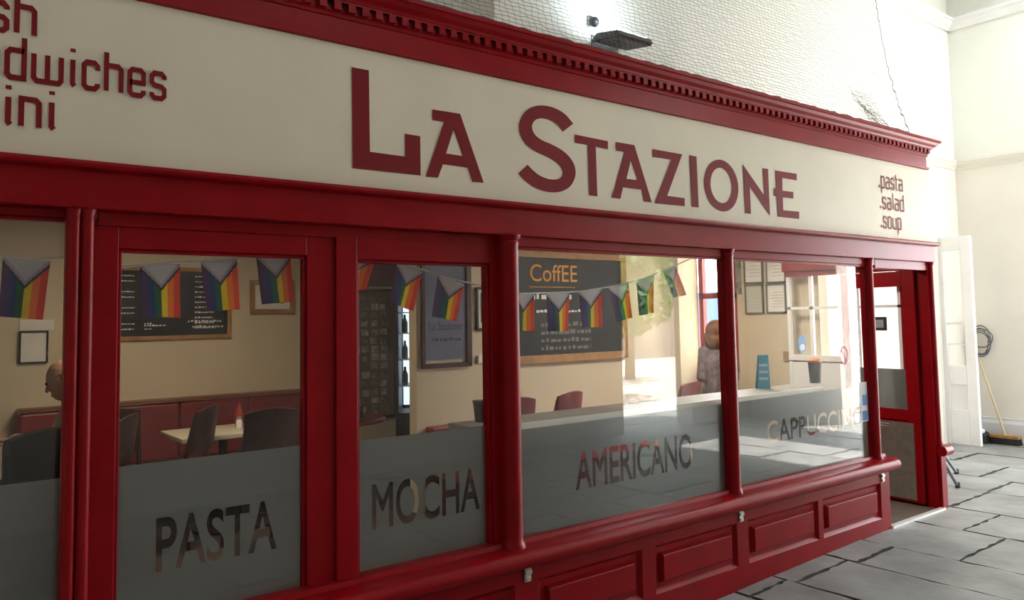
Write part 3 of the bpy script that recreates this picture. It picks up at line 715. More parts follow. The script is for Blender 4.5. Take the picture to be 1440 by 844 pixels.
r, wd, ht = framed('menu_chalkboard', (150, 374), (324, 475), YB - .005, .035, PINE, BOARD, 'wide black menu chalkboard with pine frame on the back wall', 'chalkboard')
rows = []
for k in range(11):
    z = ht - .085 - k * .046
    if z < .07: break
    if k % 3 != 2: rows.append((.10, .10 + .12, z, .012)); rows.append((.30, .36, z, .012))
    rows.append((.72, .72 + random.Random(k).uniform(.14, .22), z, .015))
rows.append((.30, .48, .12, .016)); rows.append((.70, .98, .10, .020)); rows.append((.66, .96, .15, .018))
scribble(r, rows)
r, wd, ht = framed('framed_picture', (351, 394), (413, 441), YB - .005, .045, PINE, PAPER, 'small pine framed picture on the back wall right of the menu board', 'picture')
b = MB(); b.box(.11, wd - .10, -.0145, -.0135, .10, ht - .09); b.build('print', mat('blue grey print', (.16, .17, .22), .8, noise=.8, nscale=22), r)
r, wd, ht = framed('framed_notice', (27, 466), (67, 510), YB - .005, .012, BLACK, PAPER, 'white notice in thin dark frame on the wall of the leftmost pane', 'notice')
b = MB(); a, c = at(28, 450, YB - .004), at(76, 464, YB - .004); b.box(a.x, c.x, a.y - .002, a.y, c.z, a.z); tag(b.build('paper_note', PAPER), 'blank paper strip above the framed notice in the leftmost pane', 'paper')
# coffee chalkboard on the partition
r, wd, ht = framed('coffee_chalkboard', (716, 350), (880, 503), 2.745, .075, PINE, BOARD, 'large coffee chalkboard with orange wooden frame behind the flags', 'chalkboard', th=.04)
def wall_text(parent, s, x, z, h, matl, name='lettering', y=-.022, sx=1.0, off=.0, fit=None):
    me = text_mesh(s, h / .72, offset=off)
    if fit: sx = fit / max(v.co.x for v in me.vertices)
    bm = bmesh.new(); bm.from_mesh(me)
    for v in bm.verts: v.co = Vector((x + v.co.x * sx, y, z + v.co.y))
    bm.to_mesh(me); bm.free(); me.materials.clear(); me.materials.append(matl)
    o = bpy.data.objects.new(name, me); COL.objects.link(o); o.parent = parent; return o
wall_text(r, 'CoffEE', .22, ht - .30, .17, OCHALK, sx=.95)
scribble(r, [(.22, .80, ht - .36, .012)], OCHALK, y=-.022)
scribble(r, [(.25, .75, ht - .47, .05), (.3, .95, ht - .60, .03)], CHALK, seed=4, y=-.022)
scribble(r, [(.35, 1.0, .12 + .075 * k, .045) for k in range(4)], mat('faded chalk', (.16, .15, .15), .9), seed=8, y=-.022)
# hanging banner and photo board
a, c = at(596, 405, 2.735), at(656, 504, 2.735); wd, ht = c.x - a.x, at(596, 352, 2.73).z - c.z
r = empty('shop_banner', (a.x, 2.745, c.z), label='blue grey hanging banner reading La Stazione on the cream partition', cat='banner')
b = MB(); b.box(0, wd, -.012, -.004, 0, ht); b.build('cloth', mat('blue grey banner cloth', (.13, .14, .22), .7, noise=.15, nscale=4), r)
wall_text(r, 'La Stazione', .04, ht * .27, .072, mat('banner print', (.015, .015, .04), .7), y=-.0135, fit=wd - .08)
scribble(r, [(.08, wd - .06, ht * .17, .03)], mat('banner print', (0, 0, 0)), y=-.0135)
b = MB(); b.box(-.03, 0, -.03, 0, -.05, ht + .05); b.box(wd, wd + .05, -.03, 0, -.05, ht + .05); b.box(-.03, wd + .05, -.03, 0, -.07, -.03); b.build('frame', DARKWOOD, r)
b = MB(); a2, c2 = at(598, 507, 2.735), at(662, 530, 2.735); 
nb, wd, ht = framed('photo_board', (470, 406), (557, 586), YB - .005, .03, DARKWOOD, mat('dark brown board', (.16, .13, .10), .7), 'tall dark board covered in pinned photos beside the lit fridge', 'noticeboard')
q = random.Random(11); PH = [mat('photo grey', (.50, .49, .46), .6, noise=.9, nscale=30), mat('photo warm', (.50, .33, .20), .6, noise=.9, nscale=30), mat('photo pale', (.75, .73, .68), .6, noise=.8, nscale=25)]
for i in range(8):
    for j in range(15):
        if i * .11 + .1 > wd - .08 or j * .088 + .1 > ht - .05 or q.random() < .05: continue
        b = MB(); x0, z0 = .06 + i * .11 + q.uniform(0, .02), .06 + j * .088 + q.uniform(0, .015)
        b.box(x0, x0 + q.uniform(.06, .09), -.016, -.0145, z0, z0 + q.uniform(.05, .075)); b.build('photo', q.choice(PH), nb)
r, wd, ht = framed('wall_poster', (490, 350), (562, 403), YB - .005, .012, DARKWOOD, mat('maroon poster print', (.26, .03, .05), .7, noise=.4, nscale=9), 'maroon poster on the back wall above the photo board', 'poster')
r, wd, ht = framed('flag_picture', (668, 404), (704, 464), 2.745, .022, BLACK, PAPER, 'small dark framed picture with white mount right of the hanging banner', 'picture')
b = MB(); b.box(.05, wd - .05, -.0145, -.0135, .07, ht - .05); b.build('print', mat('deep blue green print', (.02, .06, .10), .6, noise=.5, nscale=12), r)
a, c = at(671, 500, 2.74), at(694, 509, 2.74); b = MB(); b.box(a.x, c.x, 2.72, 2.748, c.z, a.z); tag(b.build('wall_switch', WHITE, bevel=.003), 'white switch plate on the partition below the small dark picture', 'switch')
# lit drinks fridge seen through the gap beside the partition
FC_, FA = Vector((4.12, 3.55, 0)), -.6
def frp(x, y, z): return (FC_.x + (x - .325) * math.cos(FA) - y * math.sin(FA), FC_.y + (x - .325) * math.sin(FA) + y * math.cos(FA), z)
fr = empty('drinks_fridge', frp(0, 0, 0), FA, label='lit glass-front drinks fridge behind the partition edge', cat='fridge')
b = MB(); b.box(0, .03, -.25, .25, 0, 2.0); b.box(.62, .65, -.25, .25, 0, 2.0); b.box(0, .65, .22, .25, 0, 2.0); b.box(0, .65, -.25, .25, 1.85, 2.0); b.box(0, .65, -.25, .25, 0, .75); b.build('cabinet', BLACK, fr, bevel=.005)
b = MB(); b.box(.04, .61, .20, .215, .78, 1.83); b.build('back_light', mat('fridge light', (.70, .86, 1.0), .5, emit=1.3), fr)
for z in (1.0, 1.25, 1.5, 1.7):
    b = MB(); b.box(.03, .62, -.2, .2, z - .01, z); b.build('shelf', WHITE, fr)
BT = [mat('bottle glass', (.45, .50, .52), .2), mat('bottle amber', (.18, .10, .05), .2), mat('bottle green', (.10, .25, .14), .2)]
kbt = 0
for z in (1.0, 1.25, 1.5):
    for i in range(5):
        kbt += 1
        b = MB(); b.lathe([(.028, 0), (.03, .01), (.03, .10), (.013, .14), (.012, .175), (.0, .176)], (0, 0, 0), 10)
        o = b.build('drink_bottle', BT[(i + kbt) % 3], smooth=True); o.location = frp(.08 + i * .12, -.10, z + .001)
        tag(o, 'drink bottle standing on a shelf of the lit fridge', 'bottle', 'bottles in the drinks fridge')
# framed certificates on the end wall
def cert(TLp, BRp, label, tint):
    a, c = atx(*TLp, 7.045), atx(*BRp, 7.045)
    r = empty('framed_certificate', (7.045, a.y, c.z), label=label, cat='certificate', group='certificates on the end wall')
    w_, h_ = a.y - c.y, a.z - c.z; b = MB(); t = .014
    for q_ in ((-w_, 0, 0, t), (-w_, 0, h_ - t, h_), (-w_, -w_ + t, 0, h_), (-t, 0, 0, h_)): b.box(-.02, 0, q_[0], q_[1], q_[2], q_[3])
    b.build('frame', mat('grey green frame', (.16, .17, .14), .5), r); b = MB(); b.box(-.010, -.001, -w_, 0, 0, h_); b.build('paper', tint, r)
    b = MB(); q2 = random.Random(len(label))
    for k in range(6): b.box(-.0112, -.0102, -w_ * .85, -w_ * q2.uniform(.15, .4), h_ * (.2 + .1 * k), h_ * (.2 + .1 * k) + .006)
    b.build('print', mat('faint print', (.45, .44, .42), .9), r)
cert((1046, 352), (1074, 398), 'framed certificate at upper left of the four on the end wall', PAPER)
cert((1077, 352), (1106, 397), 'framed certificate at upper right of the four on the end wall', PAPER)
cert((1048, 401), (1075, 441), 'framed certificate at lower left of the four on the end wall', mat('grey green paper', (.55, .56, .48), .9))
cert((1078, 400), (1107, 440), 'framed certificate at lower right of the four on the end wall', PAPER)
def wallcard(name, TLp, BRp, X, m_, label, cat, dx=.004):
    a, c = atx(*TLp, X), atx(*BRp, X); b = MB(); b.box(X - dx, X, min(a.y, c.y), max(a.y, c.y), c.z, a.z); return tag(b.build(name, m_), label, cat)
wallcard('paper_poster', (1034, 366), (1043, 414), 7.048, mat('grey green poster', (.30, .31, .27), .8, noise=.8, nscale=14), 'narrow dark patterned poster left of the framed certificates', 'poster')
wallcard('paper_notice', (1100, 462), (1119, 490), 7.048, mat('beige paper', (.62, .54, .38), .9), 'beige paper notice on the end wall beneath the certificates', 'paper')
b = MB(); a, c = atx(1103, 494, 7.048), atx(1116, 507, 7.048); b.box(7.02, 7.048, c.y, a.y, c.z, a.z); so = b.build('wall_socket', mat('brown plastic', (.36, .24, .15), .5), bevel=.004); tag(so, 'small brown switch box low on the end wall by the paper notice', 'switch')
# blue folded wet-floor sign on the ledge
p = at(1074, 548, .36)
fs = empty('menu_holder', (p.x, .36, 1.086), rz=-.55, label='pale blue plastic menu stand on the window ledge', cat='menu stand')
hh = at(1074, 499, .36).z - 1.086; ww = .042
b = MB(); b.prism([(-.05, 0), (.05, 0), (.042, hh), (-.030, hh)], -.004, .004, 'y'); b.build('front_panel', mat('pale blue plastic', (.10, .42, .60), .4), fs)
b = MB(); b.prism([(-.05, 0), (.05, 0), (.042, hh), (-.030, hh)], -.004, .004, 'y'); o = b.build('rear_panel', MATS['pale blue plastic'], fs); o.location = (0, .03, 0); o.rotation_euler = (.08, 0, 0)
for k in range(3):
    b = MB(); b.box(-.032, .032, -.006, -.0045, hh * (.25 + .2 * k), hh * (.33 + .2 * k)); b.build('print', mat('pale print', (.55, .72, .80), .6), fs)
# stickers on the right-hand glass
def disc(name, cxy, r, m_, Y, label, cat, m2=None):
    p = at(*cxy, Y); ro = empty(name, p, label=label, cat=cat)
    b = MB(); b.flat([[(r * .82 * math.cos(t * PI / 14), r * math.sin(t * PI / 14)) for t in range(28)]], 0); o = b.build('face', m_, ro)
    if m2: b = MB(); b.flat([[(r * .5 * math.cos(t * PI / 14), -r * .35 + r * .38 * math.sin(t * PI / 14)) for t in range(28)]], -.0006); b.build('print', m2, ro)
    return ro
disc('round_sticker', (1128, 484), .062, mat('sticker blue', (.13, .28, .55), .5), .0285, 'round blue sticker on the glass of the right-hand window', 'sticker', mat('sticker white', (.7, .72, .75), .5))
p0, p1 = at(1209, 538, .0285), at(1222, 592, .0285)
ac = empty('access_sticker', (p0.x, .0285, p1.z), label='blue and white access sticker low at the right edge of the window', cat='sticker')
b = MB(); b.flat([[(0, 0), (p1.x - p0.x, 0), (p1.x - p0.x, p0.z - p1.z), (0, p0.z - p1.z)]], 0); b.build('backing', MATS['sticker white'], ac)
b = MB(); b.flat([[(.025, .12), (.085, .12), (.085, .2), (.025, .2)]], -.0006); b.flat([[(.015, .01), (.09, .01), (.09, .08), (.015, .08)]], -.0006); b.build('print', MATS['sticker blue'], ac)
ns = empty('no_smoking_sticker', at(1187, 500, .0285), label='clear sticker with a red ring on the right-hand window', cat='sticker')
b = MB(); rg = [(.055 * math.cos(t * PI / 14), .07 * math.sin(t * PI / 14)) for t in range(28)]; b.flat([rg, [(x * .8, z * .8) for x, z in rg][::-1]], 0); b.flat([[(-.03, .045), (-.04, .035), (.03, -.045), (.04, -.035)]], 0); b.build('red_ring', mat('faded red print', (.62, .16, .22), .6), ns)

# furniture
def make_chair(pad, tall=1.0):
    r = empty('cafe_chair')
    b = MB(); b.box(-.20, .20, -.20, .20, .43, .455); b.build('seat', pad, r, bevel=.012)
    for sx in (-1, 1):
        b = MB(); b.tube([(sx * .17, -.17, .43), (sx * .185, -.19, 0)], [.018, .013], 8); b.build('leg', DARKWOOD, r, smooth=True)
        b = MB(); b.tube([(sx * .18, .24, 0), (sx * .18, .19, .44), (sx * .18, .21, .7), (sx * .165, .27, tall - .03)], [.014, .018, .017, .014], 8); b.build('leg', DARKWOOD, r, smooth=True)
    b = MB(); n = 9; rings = []
    for i in range(n + 1):
        u = i / n * 2 - 1; y = .235 + .045 * (1 - u * u); x = u * .19; cr = .03 * (1 - u * u)
        rings.append([(x, y, tall - .30), (x, y + .022, tall - .30), (x, y + .062, tall + cr), (x, y + .04, tall + cr)])
    b.loft(rings); b.build('backrest', pad, r, bevel=.006)
    b = MB(); b.tube([(-.18, -.18, .2), (.18, -.18, .2)], .009, 6); b.tube([(-.18, .21, .2), (.18, .21, .2)], .009, 6); b.build('stretcher', DARKWOOD, r, smooth=True)
    return r
c0 = make_chair(DARKWOOD); c1 = make_chair(REDSEAT)
used = {0: False, 1: False}
def chair(kind, x, y, rz, label):
    src = (c0, c1)[kind]
    o = src if not used[kind] else copy_tree(src)
    used[kind] = True; o.location = (x, y, 0); o.rotation_euler = (0, 0, rz)
    return tag(o, label, 'chair', ('dark wooden café chairs', 'red padded café chairs')[kind])
MAN = -PI / 2 - .5
chair(0, 1.30, 3.53, 2.9, 'dark wooden chair just right of the twin post in the PASTA window')
chair(0, 1.58, 3.10, PI + .9, 'dark wooden chair left of the pale table in the PASTA window')
chair(0, .66, 2.30, PI + .15, 'dark wooden chair in the leftmost pane with a dark jacket over its back')
b = MB(); rg_ = []
for k in range(11):
    a_ = k / 10 * 2 - 1; x_ = .225 * a_; dz_ = .05 * a_ * a_; y_ = .03 * (1 - a_ * a_)
    rg_.append([(x_, .19 + y_, .52 + .03 * math.sin(k * 2.1)), (x_, .175 + y_, 1.0 - dz_), (x_, .20 + y_, 1.055 - dz_), (x_, .30 + y_, 1.055 - dz_), (x_, .345 + y_, 1.0 - dz_), (x_, .36 + y_ + .012 * math.sin(k * 1.7), .42 + .03 * math.cos(k * 1.3)), (x_, .335 + y_, .42 + .03 * math.cos(k * 1.3)), (x_, .315 + y_, .98 - dz_), (x_, .225 + y_, .98 - dz_), (x_, .215 + y_, .52)])
b.loft(rg_); jk = b.build('jacket', mat('black jacket cloth', (.018, .014, .014), .85, .2, noise=.3, nscale=9), smooth=True); jk.location = (.66, 2.30, 0); jk.rotation_euler = (0, 0, PI + .15)
tag(jk, 'dark jacket draped over the chair back in the leftmost pane', 'jacket')
chair(0, 2.08, 2.66, PI, 'dark wooden chair in front of the pale table, its back to the window')
chair(0, .99, 2.92, MAN, 'dark wooden chair the seated man sits on')
chair(0, 2.70, 2.95, -.9, 'dark wooden chair near the right frame of the PASTA window')
chair(0, 3.62, 3.12, -PI / 2, 'dark wooden chair right of the round red table, before the lit fridge')
chair(1, 4.22, 2.0, PI + .30, 'red padded chair at the left of the AMERICANO window, whole back visible')
chair(1, 3.74, 1.98, PI - .1, 'red padded chair beside the post, back partly hidden')
chair(1, 5.62, 1.90, PI + .2, 'red padded chair left of the standing woman')
bq = empty('banquette', (1.9, YB, 0), label='long dark red banquette along the café back wall', cat='bench')
b = MB(); b.box(-1.15, 1.25, -.50, -.01, .12, .34); b.build('base', DARKWOOD, bq)
b = MB(); b.box(-1.15, 1.25, -.52, -.12, .34, .46); b.build('seat', REDSEAT, bq, bevel=.025)
b = MB()
for k in range(4): b.box(-1.15 + k * .6, -1.15 + k * .6 + .595, -.14, -.02, .46, .95)
b.build('backrest', REDSEAT, bq, bevel=.025)
b = MB(); b.box(-1.15, 1.25, -.15, -.01, .95, .98); b.build('top_rail', mat('red brown wood', (.20, .07, .03), .4), bq)
pb = empty('banquette', (4.9, 2.75, 0), label='low dark red banquette along the cream partition behind the AMERICANO window', cat='bench')
b = MB(); b.box(-1.35, 1.4, -.50, -.01, .0, .32); b.build('base', DARKWOOD, pb)
b = MB(); b.box(-1.35, 1.4, -.52, -.12, .32, .44); b.build('seat', REDSEAT, pb, bevel=.025)
b = MB(); b.box(-1.35, 1.4, -.13, -.01, .44, .72); b.build('backrest', REDSEAT, pb, bevel=.02)
b2 = copy_tree(bq); b2.location = (-.3 - 1.15, YB, 0); b2['label'] = 'dark red banquette along the back wall in the leftmost pane'
def make_table(name, x, y, topm, label, rnd=False, w_=.7, d_=.7):
    r = empty(name, (x, y, 0), label=label, cat='table'); b = MB()
    if rnd: b.lathe([(.0, .735), (.34, .735), (.355, .745), (.355, .765), (.34, .775), (.0, .775)], (0, 0, 0), 32)
    else: b.box(-w_ / 2, w_ / 2, -d_ / 2, d_ / 2, .735, .77)
    b.build('tabletop', topm, r, bevel=0 if rnd else .006)
    b = MB(); b.lathe([(.035, .03), (.035, .735)], (0, 0, 0), 14); b.build('pedestal', BLACK, r, smooth=True)
    b = MB(); b.lathe([(.24, 0), (.24, .015), (.05, .035), (.0, .035)], (0, 0, 0), 20); b.build('base', BLACK, r)
    return r
PALE = mat('pale table laminate', (.62, .56, .42), .35, .5)
make_table('cafe_table', 2.08, 3.42, PALE, 'pale square table in front of the banquette', w_=.8, d_=.62)
make_table('cafe_table', .15, 3.47, DARKWOOD, 'dark square table in front of the seated man')
make_table('round_table', 3.12, 3.38, REDSEAT, 'round red table seen through the MOCHA window', True)
def table_item(name, x, y, prof, m_, label, cat, cap=None, z=.771):
    r = empty(name, (x, y, z), label=label, cat=cat); b = MB(); b.lathe(prof, (0, 0, 0), 14); b.build('body', m_, r, smooth=True)
    if cap: b = MB(); b.lathe(cap[0], (0, 0, 0), 14); b.build('cap', cap[1], r, smooth=True)
SH = [(.0, 0), (.024, 0), (.024, .06), (.018, .075)]; CP = [(.019, .075), (.019, .095), (.0, .1)]
table_item('salt_shaker', 2.20, 3.40, SH, PAPER, 'white salt shaker on the pale square table', 'shaker', (CP, STEEL))
table_item('pepper_shaker', 2.28, 3.42, SH, DARKWOOD, 'dark pepper shaker on the pale square table', 'shaker', (CP, STEEL))
table_item('sauce_bottle', 2.24, 3.52, [(0, 0), (.032, 0), (.032, .12), (.014, .16), (.012, .19), (0, .19)], mat('sauce red', (.30, .03, .02), .3), 'red sauce bottle at the back of the pale table', 'bottle')
table_item('sugar_pot', 3.02, 3.36, [(0, 0), (.045, 0), (.05, .07), (0, .07)], PAPER, 'white sugar pot on the round red table', 'pot', None, .776)
table_item('tumbler', 3.22, 3.30, [(0, 0), (.03, 0), (.036, .10), (0, .10)], mat('dark glass', (.05, .05, .05), .1), 'dark tumbler on the round red table', 'glass', None, .776)
table_item('takeaway_cup', 2.43, .33, [(0, 0), (.032, 0), (.042, .10), (0, .10)], BLACK, 'small dark cup at the left end of the window ledge', 'cup', ([(.045, .10), (.045, .112), (0, .115)], mat('brown lid', (.12, .06, .04), .4)), 1.086)
table_item('takeaway_cup', at(1167, 545, .3).x - .15, .33, [(0, 0), (.04, 0), (.05, .16), (0, .16)], BLACK, 'black lidded cup at the right end of the window ledge', 'cup', ([(.053, .16), (.053, .175), (.03, .19), (0, .19)], mat('orange lid', (.65, .22, .08), .4)), 1.086)
# unseen round mounts added to go with the interior fill lights
for lx, ly in ((1.6, 2.6), (5.6, 1.2)):
    r = empty('fill_light_mount', (lx, ly, 2.5), label='flat round mount added with the fill light over the %s of the café' % ('banquette side' if lx < 3 else 'window ledge side'), cat='lamp')
    b = MB(); b.lathe([(.0, 0), (.30, 0), (.30, -.018), (.0, -.018)], (0, 0, 0), 24); b.build('mount', WHITE, r)

# ------------------------------------------------------------------ people
SKIN = mat('skin', (.52, .30, .21), .55, .4, noise=.08, nscale=20)
def fuse(b, name, m_, parent, vox=.012, it=6):
    o = b.build(name, m_, parent, smooth=False)
    md = o.modifiers.new('r', 'REMESH'); md.mode = 'VOXEL'; md.voxel_size = vox
    sm = o.modifiers.new('s', 'SMOOTH'); sm.iterations = it; sm.factor = .5
    bake(o)
    if not o.data.materials: o.data.materials.append(m_)
    for p_ in o.data.polygons: p_.use_smooth = True
    return o
def hand(b, w_, d, side, sp):
    """palm and five bent fingers from wrist w_, pointing along d, palm side sp"""
    d = Vector(d).normalized(); sp = Vector(sp).normalized(); a = d.cross(sp).normalized() * side
    pe = w_ + d * .085
    for k in (-.028, -.009, .010, .028): b.capsule(w_ + d * .01 + a * k * .6, pe + a * k, .015, .0125, 8)
    for k, ln in ((-.030, .058), (-.010, .074), (.010, .080), (.030, .070)):
        p0 = pe + a * k; p1 = p0 + d * ln * .45; p2 = p1 + (d * .8 + sp * .6).normalized() * ln * .33; p3 = p2 + (d * .45 + sp * .9).normalized() * ln * .28
        b.capsule(p0, p1, .0095, .009, 6); b.capsule(p1, p2, .009, .0082, 6); b.capsule(p2, p3, .0082, .0072, 6)
    t0 = w_ + d * .025 + a * .03; t1 = t0 + (a * .7 + d * .6 + sp * .3).normalized() * .042; t2 = t1 + (d * .9 + sp * .4).normalized() * .032
    b.capsule(t0, t1, .014, .011, 6); b.capsule(t1, t2, .011, .0085, 6)
def person(name, loc, rz, pose, top_m, low_m, hair_m, hair, label, shoe_m=BLACK, sc=1.0, skirt=False):
    """faces local -y"""
    r = empty(name, loc, rz, label=label, cat='person'); r.scale = (sc, sc, sc)
    V = Vector; J = dict(pose)
    b = MB()
    b.capsule(J['pel'], J['chest'], .125, .135); b.capsule(J['chest'], J['neck'], .12, .055); b.capsule(J['neck'], J['head'], .052, .06)
    for s in ('l', 'r'):
        sgn = 1 if s == 'l' else -1
        b.capsule(J['chest'] + V((0, 0, .10)), J['sh' + s], .07, .055); b.capsule(J['sh' + s], J['el' + s], .052, .040); b.capsule(J['el' + s], J['wr' + s], .040, .026)
        hand(b, J['wr' + s], J['wr' + s] - J['el' + s], sgn, J['palm' + s])
        b.capsule(J['pel'] + V((sgn * .07, 0, 0)), J['hip' + s], .10, .09); b.capsule(J['hip' + s], J['kn' + s], .085, .055); b.capsule(J['kn' + s], J['an' + s], .055, .036)
        b.capsule(J['an' + s] + V((0, .02, -.03)), J['an' + s] + V((0, -.13, -.045)), .04, .032)
    h = J['head']; hm = J.get('tilt', Matrix.Identity(4))
    b.sphere(h + hm @ V((0, 0, .06)), (.075, .095, .115)); b.sphere(h + hm @ V((0, -.03, -.02)), (.058, .066, .06))
    b.capsule(h + hm @ V((0, -.09, .055)), h + hm @ V((0, -.112, .02)), .010, .014, 8)
    for s in (-1, 1): b.sphere(h + hm @ V((s * .076, .005, .04)), (.012, .022, .034), n=10)
    body = fuse(b, 'body', SKIN, r, .0075, 3)
    for s in (-1, 1):
        b = MB(); b.sphere(h + hm @ V((s * .032, -.083, .058)), .012, n=10); b.build('eye', mat('eye dark', (.05, .03, .02), .2), r, smooth=True)
    b = MB(); b.capsule(h + hm @ V((-.022, -.090, -.022)), h + hm @ V((.022, -.090, -.022)), .006, .006, 6); b.build('mouth', mat('lip', (.35, .12, .10), .5), r, smooth=True)
    b = MB()
    b.capsule(J['pel'] + V((0, 0, -.02)), J['chest'], .145, .155); b.capsule(J['chest'], J['neck'] - V((0, 0, .03)), .14, .075)
    for s in ('l', 'r'): b.capsule(J['chest'] + V((0, 0, .10)), J['sh' + s], .085, .070); b.capsule(J['sh' + s], J['el' + s], .068, .054); b.capsule(J['el' + s], J['el' + s].lerp(J['wr' + s], .9), .054, .040)
    fuse(b, 'top', top_m, r, .014, 5)
    b = MB()
    for s in ('l', 'r'):
        sgn = 1 if s == 'l' else -1
        b.capsule(J['pel'] + V((sgn * .06, 0, 0)), J['hip' + s], .125, .112); b.capsule(J['hip' + s], J['kn' + s], .108, .075)
        if not skirt: b.capsule(J['kn' + s], J['an' + s] + V((0, 0, .03)), .072, .055)
        else: b.capsule(J['hip' + s] , J['kn' + s], .15, .16)
    fuse(b, 'skirt' if skirt else 'trousers', low_m, r, .014, 5)
    for s in ('l', 'r'):
        b = MB(); b.capsule(J['an' + s] + V((0, .035, -.035)), J['an' + s] + V((0, -.15, -.045)), .047, .038); b.box(-.001, .001, -.001, .001, 0, .001, Matrix.Translation(J['an' + s])); fuse(b, 'shoe', shoe_m, r, .01, 3)
    b = MB()
    if hair == 'bob':
        b.sphere(h + hm @ V((0, .018, .07)), (.125, .130, .125)); b.sphere(h + hm @ V((0, .055, -.03)), (.138, .095, .115))
        for s in (-1, 1): b.sphere(h + hm @ V((s * .092, .0, -.02)), (.048, .08, .115))
    elif hair == 'bald':
        b.sphere(h + hm @ V((0, .04, .03)), (.078, .072, .062))
        for s in (-1, 1): b.sphere(h + hm @ V((s * .058, .025, .045)), (.028, .055, .045))
    else:
        b.sphere(h + hm @ V((0, .025, .085)), (.09, .10, .105)); b.sphere(h + hm @ V((0, .07, -.05)), (.075, .05, .13))
    fuse(b, 'hair', hair_m, r, .012, 3)
    return r
V = Vector
stand = dict(pel=V((0, 0, .92)), chest=V((0, .0, 1.22)), neck=V((0, .01, 1.42)), head=V((0, -.015, 1.52)),
             hipl=V((.085, 0, .87)), kl=0, knl=V((.09, -.02, .48)), anl=V((.095, .02, .085)), hipr=V((-.085, 0, .87)), knr=V((-.09, -.02, .48)), anr=V((-.095, .02, .085)),
             shl=V((.175, .0, 1.36)), ell=V((.22, .04, 1.08)), wrl=V((.21, -.10, .86)), shr=V((-.175, 0, 1.36)), elr=V((-.22, .04, 1.08)), wrr=V((-.21, -.10, .86)), palml=V((-1, 0, 0)), palmr=V((1, 0, 0)))
stand_counter = dict(stand); stand_counter.update(wrl=V((.13, -.22, 1.02)), wrr=V((-.13, -.22, 1.02)), palml=V((0, 0, -1)), palmr=V((0, 0, -1)))
walk = dict(stand); walk.update(knl=V((.09, -.20, .50)), anl=V((.095, -.24, .085)), knr=V((-.09, .04, .48)), anr=V((-.095, .28, .12)), ell=V((.23, .14, 1.10)), wrl=V((.21, .16, .86)), elr=V((-.23, -.08, 1.10)), wrr=V((-.20, -.26, .94)))
sit = dict(pel=V((0, .05, .57)), chest=V((0, .02, .86)), neck=V((0, -.03, 1.06)), head=V((0, -.10, 1.14)),
           hipl=V((.095, .0, .56)), knl=V((.12, -.42, .53)), anl=V((.12, -.38, .085)), hipr=V((-.095, 0, .56)), knr=V((-.12, -.42, .53)), anr=V((-.12, -.38, .085)),
           shl=V((.175, .0, 1.0)), ell=V((.22, -.10, .78)), wrl=V((.13, -.32, .82)), shr=V((-.175, 0, 1.0)), elr=V((-.22, -.10, .78)), wrr=V((-.13, -.32, .82)), palml=V((0, 0, -1)), palmr=V((0, 0, -1)),
           tilt=Matrix.Rotation(.40, 4, 'X'))
for d_ in (stand, stand_counter, walk): d_.pop('kl', None)
for d_, k_ in ((stand_counter, .80),):
    for q_ in ('sh', 'el'):
        for e_ in 'lr': d_[q_ + e_] = Vector((d_[q_ + e_].x * k_, d_[q_ + e_].y, d_[q_ + e_].z))
person('person', (6.52, 1.97, 0), PI / 2 + .55, stand_counter, mat('grey pink cardigan', (.24, .19, .20), .9, noise=.5, nscale=18), mat('grey trousers', (.10, .10, .12), .9), mat('auburn hair', (.20, .085, .036), .6, noise=.3, nscale=30), 'bob',
       'person with auburn bobbed hair in grey patterned top, standing back to the window', sc=.92)
person('person', (.99, 2.92, 0), MAN, sit, mat('pale shirt', (.55, .48, .38), .9, noise=.1, nscale=8), mat('dark trousers', (.03, .03, .035), .9), mat('greying brown hair', (.16, .09, .06), .7), 'bald',
       'person with thinning hair in pale shirt sitting behind the twin post', sc=1.07)
person('person', (12.5, -9.6, 0), .9, walk, mat('blue dress top', (.05, .13, .50), .9), MATS['blue dress top'], mat('dark hair', (.05, .03, .02), .6), 'long',
       'person in blue dress walking outside, mirrored in the AMERICANO window', WHITE, skirt=True)
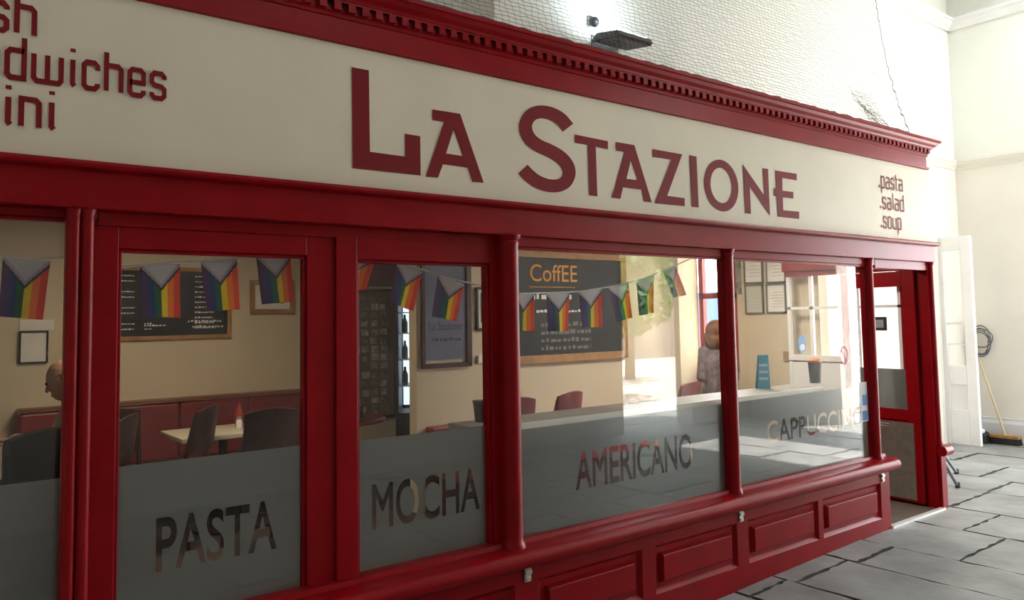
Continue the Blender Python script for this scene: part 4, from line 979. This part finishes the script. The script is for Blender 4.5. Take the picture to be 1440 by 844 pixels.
# blue hoarding outside the café end window
bh = empty('blue_hoarding', (9.2, 3.1, 0), label='blue painted hoarding with a white diagonal brace outside the café end window', cat='hoarding')
b = MB(); b.box(0, .05, -1.3, 1.3, 0, 1.95); b.build('board', mat('mid blue paint', (.022, .055, .15), .6), bh)
Md = Matrix.Translation((-.02, -.1, 1.2)) @ Matrix.Rotation(.85, 4, 'X'); b = MB(); b.box(-.02, .02, -.07, .07, -.9, .9, Md); b.build('brace', WHITE, bh)
# street trees and an added sky-blocking building outside the arch (seen mirrored in the glass)
def tree(x, y, h, label, seed):
    q = random.Random(seed); r = empty('street_tree', (x, y, -.05), label=label, cat='tree', group='street trees outside the arch')
    b = MB(); b.tube([(0, 0, 0), (.05, 0, h * .3), (-.04, .05, h * .6), (.0, .0, h * .9)], [.14, .11, .07, .02], 8); b.build('trunk', mat('tree bark', (.10, .08, .06), .9, noise=.4, nscale=12), r, smooth=True)
    b = MB()
    for i in range(1600):
        a, rr2, z = q.uniform(0, 2 * PI), q.uniform(0, 1) ** .5, q.uniform(.28, 1.0)
        rad = 1.7 * math.sin(min(1, (z - .2) / .8) * PI * .85 + .25); c = V((math.cos(a) * rr2 * rad, math.sin(a) * rr2 * rad, z * h))
        d = V((q.uniform(-1, 1), q.uniform(-1, 1), q.uniform(-.6, 1))).normalized(); e = d.orthogonal().normalized(); s_ = q.uniform(.08, .16)
        vs_ = [b.bm.verts.new(c + d * s_ * m1 + e * s_ * .55 * m2) for m1, m2 in ((-1, 0), (0, -1), (1, 0), (0, 1))]; b._f(vs_)
    b.build('foliage', mat('green leaves', (.09, .22, .04), .6, noise=.5, nscale=6), r)
b = MB(); b.box(-10, 29, -19, -18, -.1, 4.9); b.prism([(-19.2, 4.9), (-17.8, 4.9), (-18.6, 5.3)], -10, 29)  # unseen block added to keep bright sky out of the reflections
fb_ = b.build('sky_block_building', mat('grey stone', (.30, .27, .24), .9, noise=.3, nscale=1.5)); tag(fb_, 'long low grey stone building added across the street to block sky mirrored in the glass', 'building')
tree(11.6, -8.6, 4.6, 'leafy street tree outside the arch, mirrored in the AMERICANO window', 3)
tree(15.2, -11.5, 5.0, 'second leafy street tree farther down the street', 5)
